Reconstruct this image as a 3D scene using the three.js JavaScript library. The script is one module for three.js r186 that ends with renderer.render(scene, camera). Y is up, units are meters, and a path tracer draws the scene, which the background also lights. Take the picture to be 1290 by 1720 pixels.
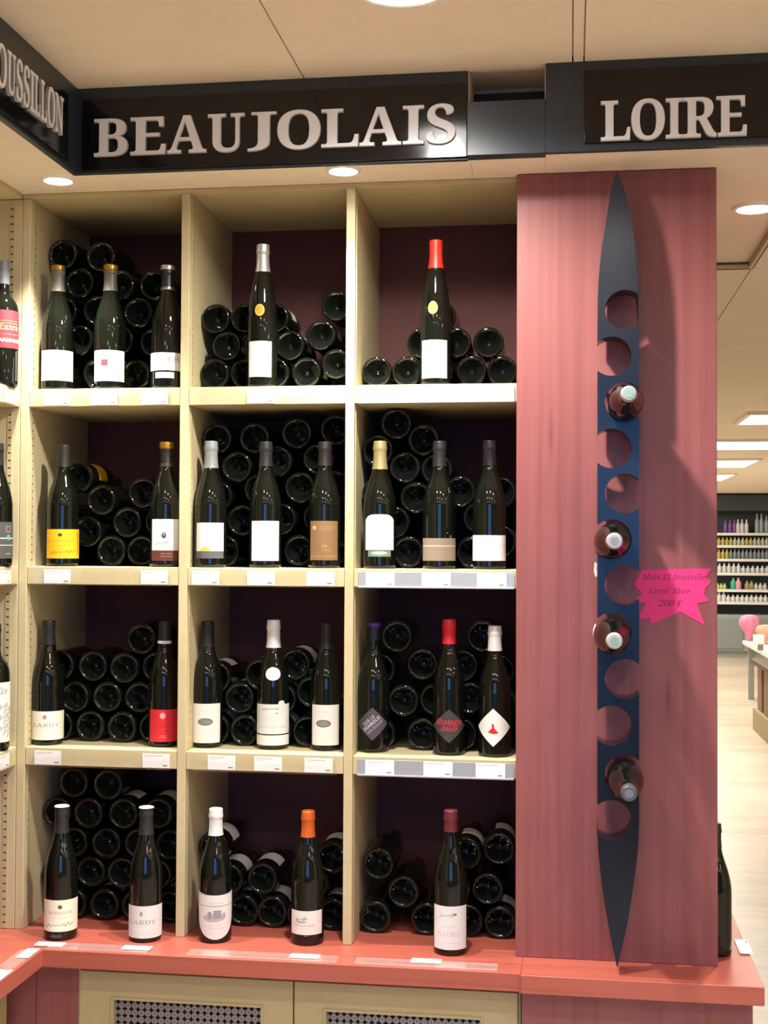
import * as THREE from 'three';
import { RoundedBoxGeometry } from 'three/addons/geometries/RoundedBoxGeometry.js';
import { mergeGeometries } from 'three/addons/utils/BufferGeometryUtils.js';
import { FontLoader } from 'three/addons/loaders/FontLoader.js';
import { TextGeometry } from 'three/addons/geometries/TextGeometry.js';
import { RectAreaLightUniformsLib } from 'three/addons/lights/RectAreaLightUniformsLib.js';

// ---------------------------------------------------------------- camera, sky, exposure
const scene = new THREE.Scene();
const camera = new THREE.PerspectiveCamera(2 * Math.atan(860 / 2200) * 180 / Math.PI, 1290 / 1720, 0.05, 80);
camera.position.set(0.9225, 1.7, 3.0151);
camera.rotation.order = 'YXZ';
camera.rotation.set(0.0256, 0.1416, 0.0046);
camera.updateMatrixWorld(true);
camera.updateProjectionMatrix();
scene.background = new THREE.Color().setRGB(1.2, 3.2, 8.0);          // blue evening sky outside the shop window
const renderer = new THREE.WebGLRenderer({ antialias: true });
renderer.toneMapping = THREE.LinearToneMapping;
renderer.toneMappingExposure = 0.56;
renderer.shadowMap.enabled = true;
RectAreaLightUniformsLib.init();
const LAMP = [1.0, 0.95, 0.88];                                       // warm white lamps
const NEAR_SPOT = 17, CEILING_SPOT = 4, SOFFIT_SPOT = 14, ROOM_PANEL = 24;
const FRONT = 4.6;                                                    // shop front, behind the camera

// ---------------------------------------------------------------- helpers
let seed = 20240611;
const rnd = () => { seed = (seed * 1664525 + 1013904223) >>> 0; return seed / 4294967296; };
const rr = (a, b) => a + (b - a) * rnd();
const V = (x, y, z) => new THREE.Vector3(x, y, z);
function at(u, v, ax, val) {                                          // pixel + a known plane -> point
  const q = V(u / 645 - 1, 1 - v / 860, 0.5).unproject(camera).sub(camera.position);
  const i = { x: 'x', y: 'y', z: 'z' }[ax];
  const t = (val - camera.position[i]) / q[i];
  return camera.position.clone().addScaledVector(q, t);
}
const used = {};
function numbered(n) { const k = used[n] = (used[n] ?? -1) + 1; return k ? n + '_' + String(k).padStart(3, '0') : n; }
function shade(o) { o.traverse(c => { if (c.isMesh) { c.castShadow = c.receiveShadow = true; } }); }
function tag(o, label, category, group) {
  o.userData.label = label; o.userData.category = category;
  if (group) o.userData.group = group;
  return o;
}
function thing(name, label, category, pos = [0, 0, 0], group) {
  const o = new THREE.Group(); o.name = numbered(name); o.position.set(...pos); scene.add(o);
  return tag(o, label, category, group);
}
function part(name, geo, mat, parent) {
  const m = new THREE.Mesh(geo, mat); m.name = name; m.castShadow = m.receiveShadow = true; parent.add(m); return m;
}
function struct(name, geo, mat) {
  const m = part(name, geo, mat, scene); m.userData.kind = 'structure'; return m;
}
function metreUV(g) {                                                 // box-projected uv in metres
  const p = g.attributes.position, n = g.attributes.normal, uv = new Float32Array(p.count * 2);
  for (let i = 0; i < p.count; i++) {
    const ax = Math.abs(n.getX(i)), ay = Math.abs(n.getY(i)), az = Math.abs(n.getZ(i));
    const x = p.getX(i), y = p.getY(i), z = p.getZ(i);
    if (az >= ax && az >= ay) { uv[2 * i] = x; uv[2 * i + 1] = y; }
    else if (ay >= ax) { uv[2 * i] = x; uv[2 * i + 1] = z; }
    else { uv[2 * i] = z; uv[2 * i + 1] = y; }
  }
  g.setAttribute('uv', new THREE.BufferAttribute(uv, 2)); return g;
}
function swapUV(g) { const u = g.attributes.uv; for (let i = 0; i < u.count; i++) u.setXY(i, u.getY(i), u.getX(i)); return g; }
function box(x0, x1, y0, y1, z0, z1, bevel = 0.0015) {
  const w = x1 - x0, h = y1 - y0, d = z1 - z0;
  const g = bevel ? new RoundedBoxGeometry(w, h, d, 1, Math.min(bevel, w / 2.1, h / 2.1, d / 2.1)) : new THREE.BoxGeometry(w, h, d);
  g.translate((x0 + x1) / 2, (y0 + y1) / 2, (z0 + z1) / 2);
  return metreUV(g);
}
const merge = a => mergeGeometries(a.map(g => g.index ? g.toNonIndexed() : g));

// ---------------------------------------------------------------- textures
function hash(x, y, s) { let h = (x * 374761393 + y * 668265263 + s * 974634777) | 0; h = Math.imul(h ^ (h >>> 13), 1274126177); return ((h ^ (h >>> 16)) >>> 0) / 4294967296; }
function vnoise(x, y, px, py, s) {
  const xi = Math.floor(x), yi = Math.floor(y), fx = x - xi, fy = y - yi, m = (a, p) => ((a % p) + p) % p;
  const sx = fx * fx * (3 - 2 * fx), sy = fy * fy * (3 - 2 * fy);
  const a = hash(m(xi, px), m(yi, py), s), b = hash(m(xi + 1, px), m(yi, py), s), c = hash(m(xi, px), m(yi + 1, py), s), d = hash(m(xi + 1, px), m(yi + 1, py), s);
  return (a + (b - a) * sx) * (1 - sy) + (c + (d - c) * sx) * sy;
}
function dataTex(w, h, fn, sizeX, sizeY, srgb = true) {
  const d = new Uint8Array(w * h * 4);
  for (let y = 0; y < h; y++) for (let x = 0; x < w; x++) {
    const c = fn(x / w, y / h), i = (y * w + x) * 4;
    d[i] = Math.max(0, Math.min(255, c[0])); d[i + 1] = Math.max(0, Math.min(255, c[1])); d[i + 2] = Math.max(0, Math.min(255, c[2])); d[i + 3] = 255;
  }
  const t = new THREE.DataTexture(d, w, h, THREE.RGBAFormat);
  t.wrapS = t.wrapT = THREE.RepeatWrapping; t.magFilter = THREE.LinearFilter; t.minFilter = THREE.LinearMipmapLinearFilter; t.generateMipmaps = true;
  t.repeat.set(1 / sizeX, 1 / sizeY);
  if (srgb) t.colorSpace = THREE.SRGBColorSpace;
  t.needsUpdate = true; return t;
}
// stained softwood: grain runs along v
function woodTex(base, dark, s, sizeX, sizeY) {
  return dataTex(512, 1024, (u, v) => {
    const warp = 0.035 * (vnoise(u * 4, v * 3, 4, 3, s) - 0.5) + 0.012 * (vnoise(u * 9, v * 9, 9, 9, s + 1) - 0.5);
    const uu = u + warp;
    const coarse = vnoise(uu * 9 + 90, v * 1.0 + 5, 9, 1, s + 2);
    const rings = vnoise(uu * 46 + 460, v * 2 + 4, 46, 2, s + 3);
    const fibre = vnoise(uu * 190 + 1900, v * 10 + 10, 190, 10, s + 4);
    const cloud = vnoise(u * 3, v * 7, 3, 7, s + 5) * 0.6 + vnoise(u * 8, v * 20, 8, 20, s + 6) * 0.4;
    let k = 0.30 * coarse + 0.34 * rings * rings + 0.16 * fibre + 0.24 * cloud;
    for (const [ku, kv, kr] of [[0.23, 0.31, 0.010], [0.71, 0.62, 0.012], [0.52, 0.86, 0.007]]) {
      const dx = (u - ku) * 1, dy = (v - kv) * 0.45, dd = Math.sqrt(dx * dx + dy * dy);
      k += 0.55 * Math.exp(-(dd * dd) / (kr * kr)) + 0.10 * Math.exp(-dd / 0.035) * (0.5 + 0.5 * Math.sin(dd * 700));
    }
    return [0, 1, 2].map(i => base[i] + (dark[i] - base[i]) * k);
  }, sizeX, sizeY);
}
function paintTex(base, amp, s, size) {
  return dataTex(256, 256, (u, v) => {
    const k = (vnoise(u * 6, v * 6, 6, 6, s) - 0.5) * 0.5 + (vnoise(u * 24, v * 24, 24, 24, s + 1) - 0.5) * 0.3 + (vnoise(u * 120, v * 120, 120, 120, s + 2) - 0.5) * 0.4;
    return base.map(c => c + amp * k);
  }, size, size);
}
const M = {};
const std = (o) => new THREE.MeshStandardMaterial(o), phys = (o) => new THREE.MeshPhysicalMaterial(o);
M.redWood = std({ map: woodTex([156, 92, 88], [120, 62, 61], 11, 0.50, 1.9), roughness: 0.42 });
M.counter = std({ map: woodTex([190, 104, 86], [156, 75, 62], 51, 0.36, 1.5), roughness: 0.36 });
M.beige = std({ map: paintTex([194, 180, 140], 14, 71, 0.5), roughness: 0.55 });
M.beigeDoor = std({ map: paintTex([178, 163, 120], 10, 75, 0.5), roughness: 0.55 });
M.backPanel = std({ map: paintTex([90, 46, 42], 12, 81, 0.6), roughness: 0.7 });
M.ceiling = std({ map: paintTex([240, 226, 204], 8, 91, 0.8), roughness: 0.9 });
M.wall = std({ map: paintTex([222, 214, 196], 8, 95, 0.8), roughness: 0.9 });
M.frontWall = std({ color: 0x6a6056, roughness: 0.9 });
M.header = std({ map: paintTex([44, 54, 62], 10, 101, 0.4), roughness: 0.38 });
M.signPlate = phys({ color: 0x0f1014, roughness: 0.12, ior: 1.42 });
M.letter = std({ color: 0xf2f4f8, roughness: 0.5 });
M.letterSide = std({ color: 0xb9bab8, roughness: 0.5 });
M.floor = std({ map: dataTex(512, 512, (u, v) => {
  const row = Math.floor(v * 8), sh = (hash(row, 3, 7) - 0.5) * 16;
  const k = vnoise(u * 4, v * 60, 4, 60, 111) * 16 + vnoise(u * 30, v * 30, 30, 30, 112) * 8;
  return [206 + sh + k - 12, 190 + sh + k - 12, 168 + sh + k - 12];
}, 2.4, 1.6), roughness: 0.33 });
M.steel = std({ color: 0x8f8a8c, roughness: 0.45, metalness: 0.6 });
M.slotDark = std({ color: 0x17140f, roughness: 0.9 });
M.rail = std({ color: 0xc2b48c, roughness: 0.45, metalness: 0.15 });
M.black = std({ color: 0x0c0c0c, roughness: 0.8 });
M.holderClear = phys({ color: 0xffffff, roughness: 0.06, transmission: 1, thickness: 0, ior: 1.45 });
M.holderWhite = phys({ color: 0x9c9ea4, roughness: 0.3, clearcoat: 0.6, clearcoatRoughness: 0.15 });
M.glass = phys({ color: new THREE.Color().setRGB(0.004, 0.005, 0.0035), roughness: 0.015, ior: 1.48, specularIntensity: 1 });
M.lampRing = std({ color: 0xf2efe6, roughness: 0.4 });
M.lens = std({ color: 0xffffff, emissive: new THREE.Color().setRGB(...LAMP.map(c => 0.4 + 0.6 * c)), emissiveIntensity: 40 });
M.lensFar = std({ color: 0xffffff, emissive: new THREE.Color().setRGB(1, 0.97, 0.9), emissiveIntensity: 5 });

// ---------------------------------------------------------------- lamps (the large ones first)
function downlight(label, x, y, z, r, cd, group, angle = 1.15, pen = 0.7) {
  const g = thing('ceiling_downlight', label, 'downlight', [x, y, z], group);
  const ring = new THREE.LatheGeometry([[r * 0.86, -0.001], [r * 0.9, -0.007], [r * 1.05, -0.006], [r * 1.14, -0.0015], [r * 1.15, 0]].map(p => new THREE.Vector2(...p)), 40);
  part('trim_ring', ring, M.lampRing, g);
  const lens = new THREE.CylinderGeometry(r * 0.88, r * 0.88, 0.003, 40); lens.translate(0, -0.0025, 0);
  part('lens', lens, M.lens, g);
  const l = new THREE.SpotLight(new THREE.Color().setRGB(...LAMP), cd, 0, angle, pen, 2);
  l.position.set(0, -0.008 - 0.45 * r, 0); l.castShadow = true; l.shadow.radius = r / 0.02 * 0.4; l.shadow.mapSize.set(1024, 1024); l.name = 'lamp_light';
  l.target.position.set(0, -1, 0); l.target.name = 'lamp_aim'; g.add(l); g.add(l.target);
  return g;
}
const CEIL = 2.745, SOFFIT = 2.552, FARCEIL = 2.53;
downlight('large round ceiling downlight above the white lettered sign with ten letters', 0.61, CEIL, 0.625, 0.098, NEAR_SPOT, undefined, 1.4, 0.5);
for (const z of [1.65, 2.65, 3.65]) for (const x of [0.2, 1.05, 1.9, 3.2, 4.4, 5.4, 6.4])  // far-right columns are out of view, added to raise the ambient light
  downlight('round ceiling downlight over the shop aisle, far-right columns added to lift the ambient light', x, CEIL, z, 0.098, CEILING_SPOT, 'ceiling downlights over the aisle', 1.4, 1);
downlight('small round spotlight in the soffit at the corner of the two signs', -0.262, SOFFIT, 0.118, 0.036, SOFFIT_SPOT, undefined, 0.75, 0.8);
downlight('small round spotlight in the soffit under the middle of the long sign', 0.412, SOFFIT, 0.112, 0.036, SOFFIT_SPOT, undefined, 0.75, 0.8);
downlight('small round spotlight in the soffit beside the red pillar', 1.379, SOFFIT, -0.345, 0.05, SOFFIT_SPOT, undefined, 0.75, 0.8);

// strip lights of the far shop floor: a glowing panel and a light of its size
function strip(x0, x1, z0, z1, k) {
  const g = thing('ceiling_light_panel', ['wide bright ceiling light panel nearest the soffit trim', 'longest bright ceiling light panel reaching behind the red pillar', 'shorter bright ceiling light panel second from the far shelves', 'smallest bright ceiling light panel next to the far shelves', 'added unseen ceiling light panel brightening the far display shelving'][k], 'light panel', [(x0 + x1) / 2, FARCEIL, (z0 + z1) / 2]);
  const w = x1 - x0, d = z1 - z0;
  part('frame', merge([box(-w / 2 - .03, w / 2 + .03, -.02, 0, -d / 2 - .03, -d / 2), box(-w / 2 - .03, w / 2 + .03, -.02, 0, d / 2, d / 2 + .03), box(-w / 2 - .03, -w / 2, -.02, 0, -d / 2, d / 2), box(w / 2, w / 2 + .03, -.02, 0, -d / 2, d / 2)]), M.lampRing, g);
  part('diffuser', box(-w / 2, w / 2, -.012, -.002, -d / 2, d / 2, 0), M.lensFar, g);
  const l = new THREE.RectAreaLight(new THREE.Color().setRGB(1, 0.95, 0.86), ROOM_PANEL, w, d);
  l.position.y = -0.03; l.rotation.x = -Math.PI / 2; l.name = 'panel_light'; g.add(l);
}
strip(2.02, 3.6, -5.9, -5.25, 0); strip(1.6, 3.6, -8.2, -7.35, 1); strip(1.6, 2.67, -10.7, -9.6, 2); strip(1.6, 2.75, -13.5, -12.1, 3); strip(0.9, 2.7, -16.6, -15.6, 4);  // the last panel is unseen, added to light the far shelving

// ---------------------------------------------------------------- the shell
struct('floor', box(-0.95, 7.1, -0.1, 0, -18.4, FRONT + .1, 0), M.floor);
struct('wall_left', box(-0.95, -0.85, 0, 2.9, -18.4, FRONT + .1, 0), M.wall);
struct('wall_right', box(7.0, 7.1, 0, 2.9, -18.4, FRONT + .1, 0), M.wall);
struct('wall_far', box(-0.85, 7.0, 0, 2.9, -18.4, -18.3, 0), M.wall);
struct('wall_back', box(-0.85, 1.235, 0, SOFFIT, -0.95, -0.405, 0), M.wall);
// shop front behind the camera: a wall with a wide glazed opening
struct('wall_front', merge([box(-0.85, 0.3, 0, 2.9, FRONT, FRONT + .1, 0), box(2.0, 7.0, 0, 2.9, FRONT, FRONT + .1, 0), box(0.3, 2.0, 2.6, 2.9, FRONT, FRONT + .1, 0), box(0.3, 2.0, 0, 0.55, FRONT, FRONT + .1, 0)]), M.frontWall);
{
  const w = new THREE.Group(); w.name = 'window_1'; w.userData.kind = 'structure'; scene.add(w);
  const f = [];
  for (const x of [0.3, 1.125, 1.95]) f.push(box(x, x + 0.05, 0.55, 2.6, FRONT + .02, FRONT + .08));
  f.push(box(0.3, 2.0, 0.55, 0.6, FRONT + .02, FRONT + .08), box(0.3, 2.0, 2.55, 2.6, FRONT + .02, FRONT + .08));
  part('window_frame', merge(f), M.header, w);
  const pane = phys({ color: 0xffffff, roughness: 0, transmission: 1, thickness: 0 });
  for (const x of [0.35, 1.175]) part('pane', box(x, x + 0.775, 0.6, 2.55, FRONT + .045, FRONT + .05, 0), pane, w);
}
struct('ground_outside', box(-20, 24, -0.3, -0.12, FRONT + .1, 40, 0), std({ color: 0x55565a, roughness: 0.9 })).name = 'floor_outside';
// ceilings: a slab and the panels fixed under it with narrow joints
function panelCeiling(slab, panels, slabY) {
  const c = struct(slabY > 2.6 ? 'ceiling' : 'ceiling_back', merge(slab), M.ceiling);
  const cache = {};
  for (const [x0, x1, z0, z1, y] of panels) {
    const k = [x1 - x0, z1 - z0].map(v => v.toFixed(3)).join();
    const g = cache[k] ??= box(-(x1 - x0) / 2 + .0015, (x1 - x0) / 2 - .0015, 0, .012, -(z1 - z0) / 2 + .0015, (z1 - z0) / 2 - .0015, .001);
    part('ceiling_panel', g, M.ceiling, c).position.set((x0 + x1) / 2, y, (z0 + z1) / 2);
  }
}
{
  const xs = [-0.21, 0.33, 0.926, 0.95, 1.55, 2.15, 2.75, 3.35, 4.6, 5.8, 7.0], zs = [0.15, 1.35, 2.55, 3.75, FRONT], pn = [];
  for (let i = 0; i + 1 < xs.length; i++) for (let j = 0; j + 1 < zs.length; j++) pn.push([xs[i], xs[i + 1], zs[j], zs[j + 1], CEIL]);
  panelCeiling([box(-0.85, 7, CEIL + .012, 2.9, 0.0, FRONT, 0)], pn, CEIL);
}
{
  const pn = [], zs = [-0.98, -1.45, -2.47, -3.58, -4.6, -5.7, -6.8, -7.9, -9.0, -11.2, -13.4, -15.6, -18.3], xs = [-0.85, 0.6, 1.455, 2.6, 3.8, 5.4, 7];
  for (let i = 0; i + 1 < xs.length; i++) for (let j = 0; j + 1 < zs.length; j++) pn.push([xs[i], xs[i + 1], zs[j + 1], zs[j], FARCEIL]);
  for (const [a, b] of [[1.455, 2.6], [2.6, 3.8], [3.8, 5.4], [5.4, 7]]) pn.push([a, b, -0.98, 0.15, FARCEIL]);
  panelCeiling([box(-0.85, 7, FARCEIL + .012, 2.9, -18.3, -0.98, 0), box(1.455, 7, FARCEIL + .012, 2.9, -0.98, 0.15, 0)], pn, FARCEIL);
}
// dropped soffit over the shelving, with the notch between the two signs
struct('trim_1', merge([
  box(-0.85, 0.70, SOFFIT, 2.9, -0.98, 0.148), box(-0.85, -0.212, SOFFIT, 2.9, 0.148, FRONT),
  box(0.70, 0.866, SOFFIT, 2.9, -0.98, 0.0), box(0.70, 0.866, SOFFIT, 2.668, 0.0, 0.148), box(0.866, 1.455, SOFFIT, 2.9, -0.98, 0.168)]), M.ceiling);
struct('trim_2', box(0.70, 0.866, 2.668, CEIL, 0.0, 0.012), M.header);
struct('trim_3', merge([box(1.22, 1.462, FARCEIL, SOFFIT - .0005, -0.995, -0.98), box(1.447, 1.462, FARCEIL, SOFFIT - .0005, -0.98, 0.15)]), M.beige);
// dark header boards carrying the signs
struct('trim_4', box(-0.2, 0.698, 2.548, CEIL, 0.148, 0.163), M.header);
struct('trim_5', merge([box(0.868, 2.4, 2.55, CEIL + .012, 0.169, 0.186), box(0.698, 0.868, 2.55, 2.668, 0.149, 0.186)]), M.header);
struct('trim_6', box(-0.212, -0.198, 2.548, CEIL, 0.148, FRONT), M.header);

// ---------------------------------------------------------------- signs
const serif = await new FontLoader().loadAsync('fonts/droid/droid_serif_bold.typeface.json');
function letters(g, spans, y0, cap, z) {                              // [char, x0, x1] each letter fitted to its own box
  for (const [ch, x0, x1] of spans) {
    const geo = new TextGeometry(ch, { font: serif, size: 0.1, depth: 0.006, curveSegments: 8, bevelEnabled: true, bevelThickness: 0.0015, bevelSize: 0.001, bevelSegments: 2 });
    geo.computeBoundingBox(); const b = geo.boundingBox, round = 'OSUJ'.includes(ch) ? cap * 0.02 : 0;
    const lo = round, hi = 'OS'.includes(ch) ? round : 0;
    geo.translate(-b.min.x, -b.min.y, 0); geo.scale((x1 - x0) / (b.max.x - b.min.x), (cap + lo + hi) / (b.max.y - b.min.y), 1);
    geo.translate(x0, y0 - lo, z); part('letter', geo, [M.letter, M.letterSide], g);
  }
}
{
  const X = u => at(u, 230, 'z', 0.18).x, a = at(158, 264, 'z', 0.18), b = at(767, 240, 'z', 0.18), t = at(158, 201, 'z', 0.18);
  const g = thing('shop_sign', 'long black gloss sign reading BEAUJOLAIS in raised white serif letters', 'sign');
  part('sign_plate', box(-0.185, 0.697, 2.552, 2.716, 0.163, 0.171), M.signPlate, g);
  letters(g, [['B', 157, 214], ['E', 218, 278], ['A', 280, 346], ['U', 348, 410], ['J', 415, 464], ['O', 465, 538], ['L', 539, 602], ['A', 603, 674], ['I', 676, 712], ['S', 715, 765]].map(([c, l, r]) => [c, X(l), X(r)]), (a.y + b.y) / 2 + 0.002, t.y - a.y, 0.171);
}
{
  const X = u => at(u, 205, 'z', 0.2).x, a = at(1010, 238, 'z', 0.2), b = at(1253, 226, 'z', 0.2), t = at(1012, 171, 'z', 0.2);
  const g = thing('shop_sign', 'short black sign reading LOIRE in raised white letters above the red pillar', 'sign');
  part('sign_plate', box(at(981, 200, 'z', .19).x, 1.345, 2.566, 2.722, 0.186, 0.194), M.signPlate, g);
  letters(g, [['L', 1009, 1059], ['O', 1060, 1117], ['I', 1118, 1147], ['R', 1147, 1206], ['E', 1203, 1255]].map(([c, l, r]) => [c, X(l), X(r)]), (a.y + b.y) / 2, t.y - a.y, 0.194);
}
{
  // faces +x along the left wall: local x runs towards the corner (-z)
  const Z = u => at(u, 215, 'x', -0.185).z, n = at(104, 246, 'x', -0.185), zEnd = n.z;
  const g = thing('shop_sign', 'black sign on the side wall reading ROUSSILLON in raised white letters', 'sign', [-0.198, 0, zEnd]); g.rotation.y = Math.PI / 2;
  const spans = [['O', -8, 9], ['U', 10, 24], ['S', 25, 36], ['S', 37, 48], ['I', 48.5, 55.5], ['L', 56, 66], ['L', 67, 77], ['O', 78, 91], ['N', 91, 105]].map(([c, l, r]) => [c, zEnd - Z(l), zEnd - Z(r)]);
  spans.unshift(['R', spans[0][1] - 0.095, spans[0][1] - 0.005]);
  part('sign_plate', box(spans[0][1] - .12, 0.05, 2.556, 2.706, 0, 0.008), M.signPlate, g);
  letters(g, spans, 2.596, 0.0845, 0.008);
}

// ---------------------------------------------------------------- shelving on the back wall
const PT = 0.0215;
const COLS = [[-0.3785, 0.0], [PT, 0.40], [0.4215, 0.80]];
const SHELF_B = [2.0319, 1.6028, 1.1684], ST = 0.043, COUNTER = 0.7745;
const FLOORS = [...SHELF_B.map(b => b + ST), COUNTER], ROOFS = [SOFFIT - 0.012, ...SHELF_B];
const BACK = -0.395;
function railGeo(y0, y1) {                                            // slotted steel strip, length along y, face towards +z
  const w = 0.013, s = new THREE.Shape([[-w / 2, y0], [w / 2, y0], [w / 2, y1], [-w / 2, y1]].map(p => new THREE.Vector2(...p)));
  for (let y = y0 + 0.012; y < y1 - 0.01; y += 0.0185)
    s.holes.push(new THREE.Path([[-0.0036, y], [-0.0036, y + 0.0034], [0.0036, y + 0.0034], [0.0036, y]].map(p => new THREE.Vector2(...p))));
  return new THREE.ExtrudeGeometry(s, { depth: 0.0016, bevelEnabled: false });
}
function addRail(parent, y0, y1, x, z, turn) {
  const r = part('slotted_rail', railGeo(y0, y1), M.rail, parent);
  r.position.set(x, 0, z); r.rotation.y = turn;
  const bk = part('rail_channel', box(-0.005, 0.005, y0 + .006, y1 - .006, 0.0001, 0.0004, 0), M.slotDark, r);
}
const unit = thing('wine_shelving', 'beige wooden wine shelving of three columns and four tiers under the long sign', 'shelving', [0, COUNTER, 0]);
{
  const P = (n, g, m, par = unit) => { g.translate(0, -COUNTER, 0); return part(n, g, m, par); };
  P('back_panel', box(-0.80, 0.80, COUNTER, SOFFIT, -0.404, BACK), M.backPanel);
  P('top_panel', box(-0.40, 0.80, SOFFIT - 0.012, SOFFIT - 0.0005, BACK, -0.001), M.beige);
  for (const x of [-0.40, 0, 0.40]) P('upright', box(x, x + PT, COUNTER, SOFFIT - 0.012, BACK, 0, 0.002), M.beige);
  for (let r = 0; r < 3; r++) for (let c = 0; c < 3; c++) {
    const [a, b] = COLS[c], y = SHELF_B[r];
    const s = P('shelf', box(a + .0005, b - .0005, y, y + ST, BACK, -0.0005, 0.002), M.beige);
    const inset = c === 2 ? 0.012 : 0.016;
    const hg = merge([box(a + inset, b - inset * (c === 2 ? .4 : 1), y + 0.002, y + ST - 0.007, 0.0035, 0.005, 0.0005), box(a + inset, b - inset * (c === 2 ? .4 : 1), y - 0.0015, y + 0.0025, 0.0, 0.009, 0.001)]);
    P('label_holder', hg, c === 2 ? M.holderWhite : M.holderClear, s);
  }
  for (const [i, x] of [-0.3785, PT, 0.4215].entries()) for (let r = 0; r < 4; r++) {
    const y0 = FLOORS[r] + 0.002, y1 = ROOFS[r] - 0.002;
    const r1 = part('slotted_rail', railGeo(y0 - COUNTER, y1 - COUNTER), M.rail, unit); r1.position.set(x, 0, -0.024); r1.rotation.y = Math.PI / 2;
    part('rail_channel', box(-0.005, 0.005, y0 - COUNTER + .006, y1 - COUNTER - .006, 0.0001, 0.0004, 0), M.slotDark, r1);
  }
}
// shelving along the left wall: only the end next to the corner shows
const side = thing('wine_shelving', 'beige wine shelving along the side wall under the side sign', 'shelving', [-0.40, COUNTER, 0.6]);
{
  const P = (n, g, m, par = side) => { g.translate(0.40, -COUNTER, -0.6); return part(n, g, m, par); };
  P('end_panel', box(-0.80, -0.4005, COUNTER, SOFFIT - .012, -0.02, 0.0, 0.002), M.beige);
  P('back_panel', box(-0.82, -0.80, COUNTER, SOFFIT, 0, 2.0), M.backPanel);
  P('top_panel', box(-0.80, -0.40, SOFFIT - .012, SOFFIT - .0005, 0, 2.0), M.beige);
  for (const z of [0.40, 0.82, 1.24, 1.66]) P('upright', box(-0.80, -0.40, COUNTER, SOFFIT - .012, z, z + PT, .002), M.beige);
  for (let r = 0; r < 3; r++) {
    const s = P('shelf', box(-0.80, -0.4, SHELF_B[r], SHELF_B[r] + ST, 0.001, 0.399, 0.002), M.beige);
    P('label_holder', merge([box(-0.3965, -0.395, SHELF_B[r] + .002, SHELF_B[r] + ST - .007, 0.012, 0.39, .0005), box(-0.4, -0.391, SHELF_B[r] - .0015, SHELF_B[r] + .0025, 0.012, 0.39, .001)]), M.holderClear, s);
  }
  for (let r = 0; r < 4; r++) {
    const y0 = FLOORS[r] + 0.002 - COUNTER, y1 = ROOFS[r] - 0.002 - COUNTER;
    const r1 = part('slotted_rail', railGeo(y0, y1), M.rail, side); r1.position.set(-0.026, 0, -0.6);
    part('rail_channel', box(-0.005, 0.005, y0 + .006, y1 - .006, 0.0001, 0.0004, 0), M.slotDark, r1);
  }
}

// ---------------------------------------------------------------- counter ledge, base cabinets
const CF = 0.138, CT = 0.040, CLX = -0.272;
{
  const s = new THREE.Shape([[-0.83, 0.404], [0.815, 0.404], [0.815, -CF], [CLX, -CF], [CLX, -4], [-0.83, -4]].map(p => new THREE.Vector2(...p)));
  const g = new THREE.ExtrudeGeometry(s, { depth: CT - .004, bevelEnabled: true, bevelThickness: .002, bevelSize: .0015, bevelSegments: 2 });
  g.rotateX(-Math.PI / 2); g.computeBoundingBox(); g.translate(0, COUNTER - g.boundingBox.max.y, 0);
  tag(part('counter_ledge', swapUV(metreUV(g)), M.counter, scene), 'red stained wooden ledge turning the corner below the wine shelves', 'ledge');
}
{
  tag(part('pillar_ledge', swapUV(box(0.8165, 1.3275, COUNTER - CT, COUNTER, -0.95, 0.150, .002)), M.counter, scene), 'short red wooden ledge under the tall red pillar', 'ledge');
}
{
  const t = thing('wooden_pedestal', 'dark red wooden box carrying the ledge under the pillar', 'plinth', [1.06, 0, 0]);
  part('front_board', box(-0.243, 0.25, 0, COUNTER - CT - .001, 0.08, 0.10), M.redWood, t);
  part('side_board', box(0.23, 0.25, 0, COUNTER - CT - .001, -0.94, 0.0795), M.redWood, t);
}
{
  const t = thing('corner_panel', 'dark red wooden panel in the corner below the ledge', 'panel', [-0.285, 0, 0.07]);
  part('board', box(-0.112, -0.025, 0, COUNTER - CT, -0.01, 0.008), M.redWood, t);
  part('board', box(-0.024, 0.078, 0, COUNTER - CT, -0.01, 0.010), M.redWood, t);
}
// perforated sheet: crosses with small round-cornered dots between
function grilleGeo(cols, rows, p) {
  const blockRows = 4, s = new THREE.Shape([[0, 0], [cols * p, 0], [cols * p, blockRows * p], [0, blockRows * p]].map(q => new THREE.Vector2(...q)));
  const a = 0.0058, w = 0.0019, d = 0.0017;
  for (let i = 0; i < cols; i++) for (let j = 0; j < blockRows; j++) {
    const x = (i + .5) * p, y = (j + .5) * p;
    s.holes.push(new THREE.Path([[x - w, y - a], [x + w, y - a], [x + w, y - w], [x + a, y - w], [x + a, y + w], [x + w, y + w], [x + w, y + a], [x - w, y + a], [x - w, y + w], [x - a, y + w], [x - a, y - w], [x - w, y - w]].map(q => new THREE.Vector2(...q))));
    if (i && j) s.holes.push(new THREE.Path([[i * p - d, j * p], [i * p, j * p - d], [i * p + d, j * p], [i * p, j * p + d]].map(q => new THREE.Vector2(...q))));
  }
  const b = new THREE.ExtrudeGeometry(s, { depth: 0.0012, bevelEnabled: false }), list = [];
  for (let k = 0; k < rows / blockRows; k++) list.push(b.clone().translate(0, -(k + 1) * blockRows * p, 0));
  return merge(list);
}
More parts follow.
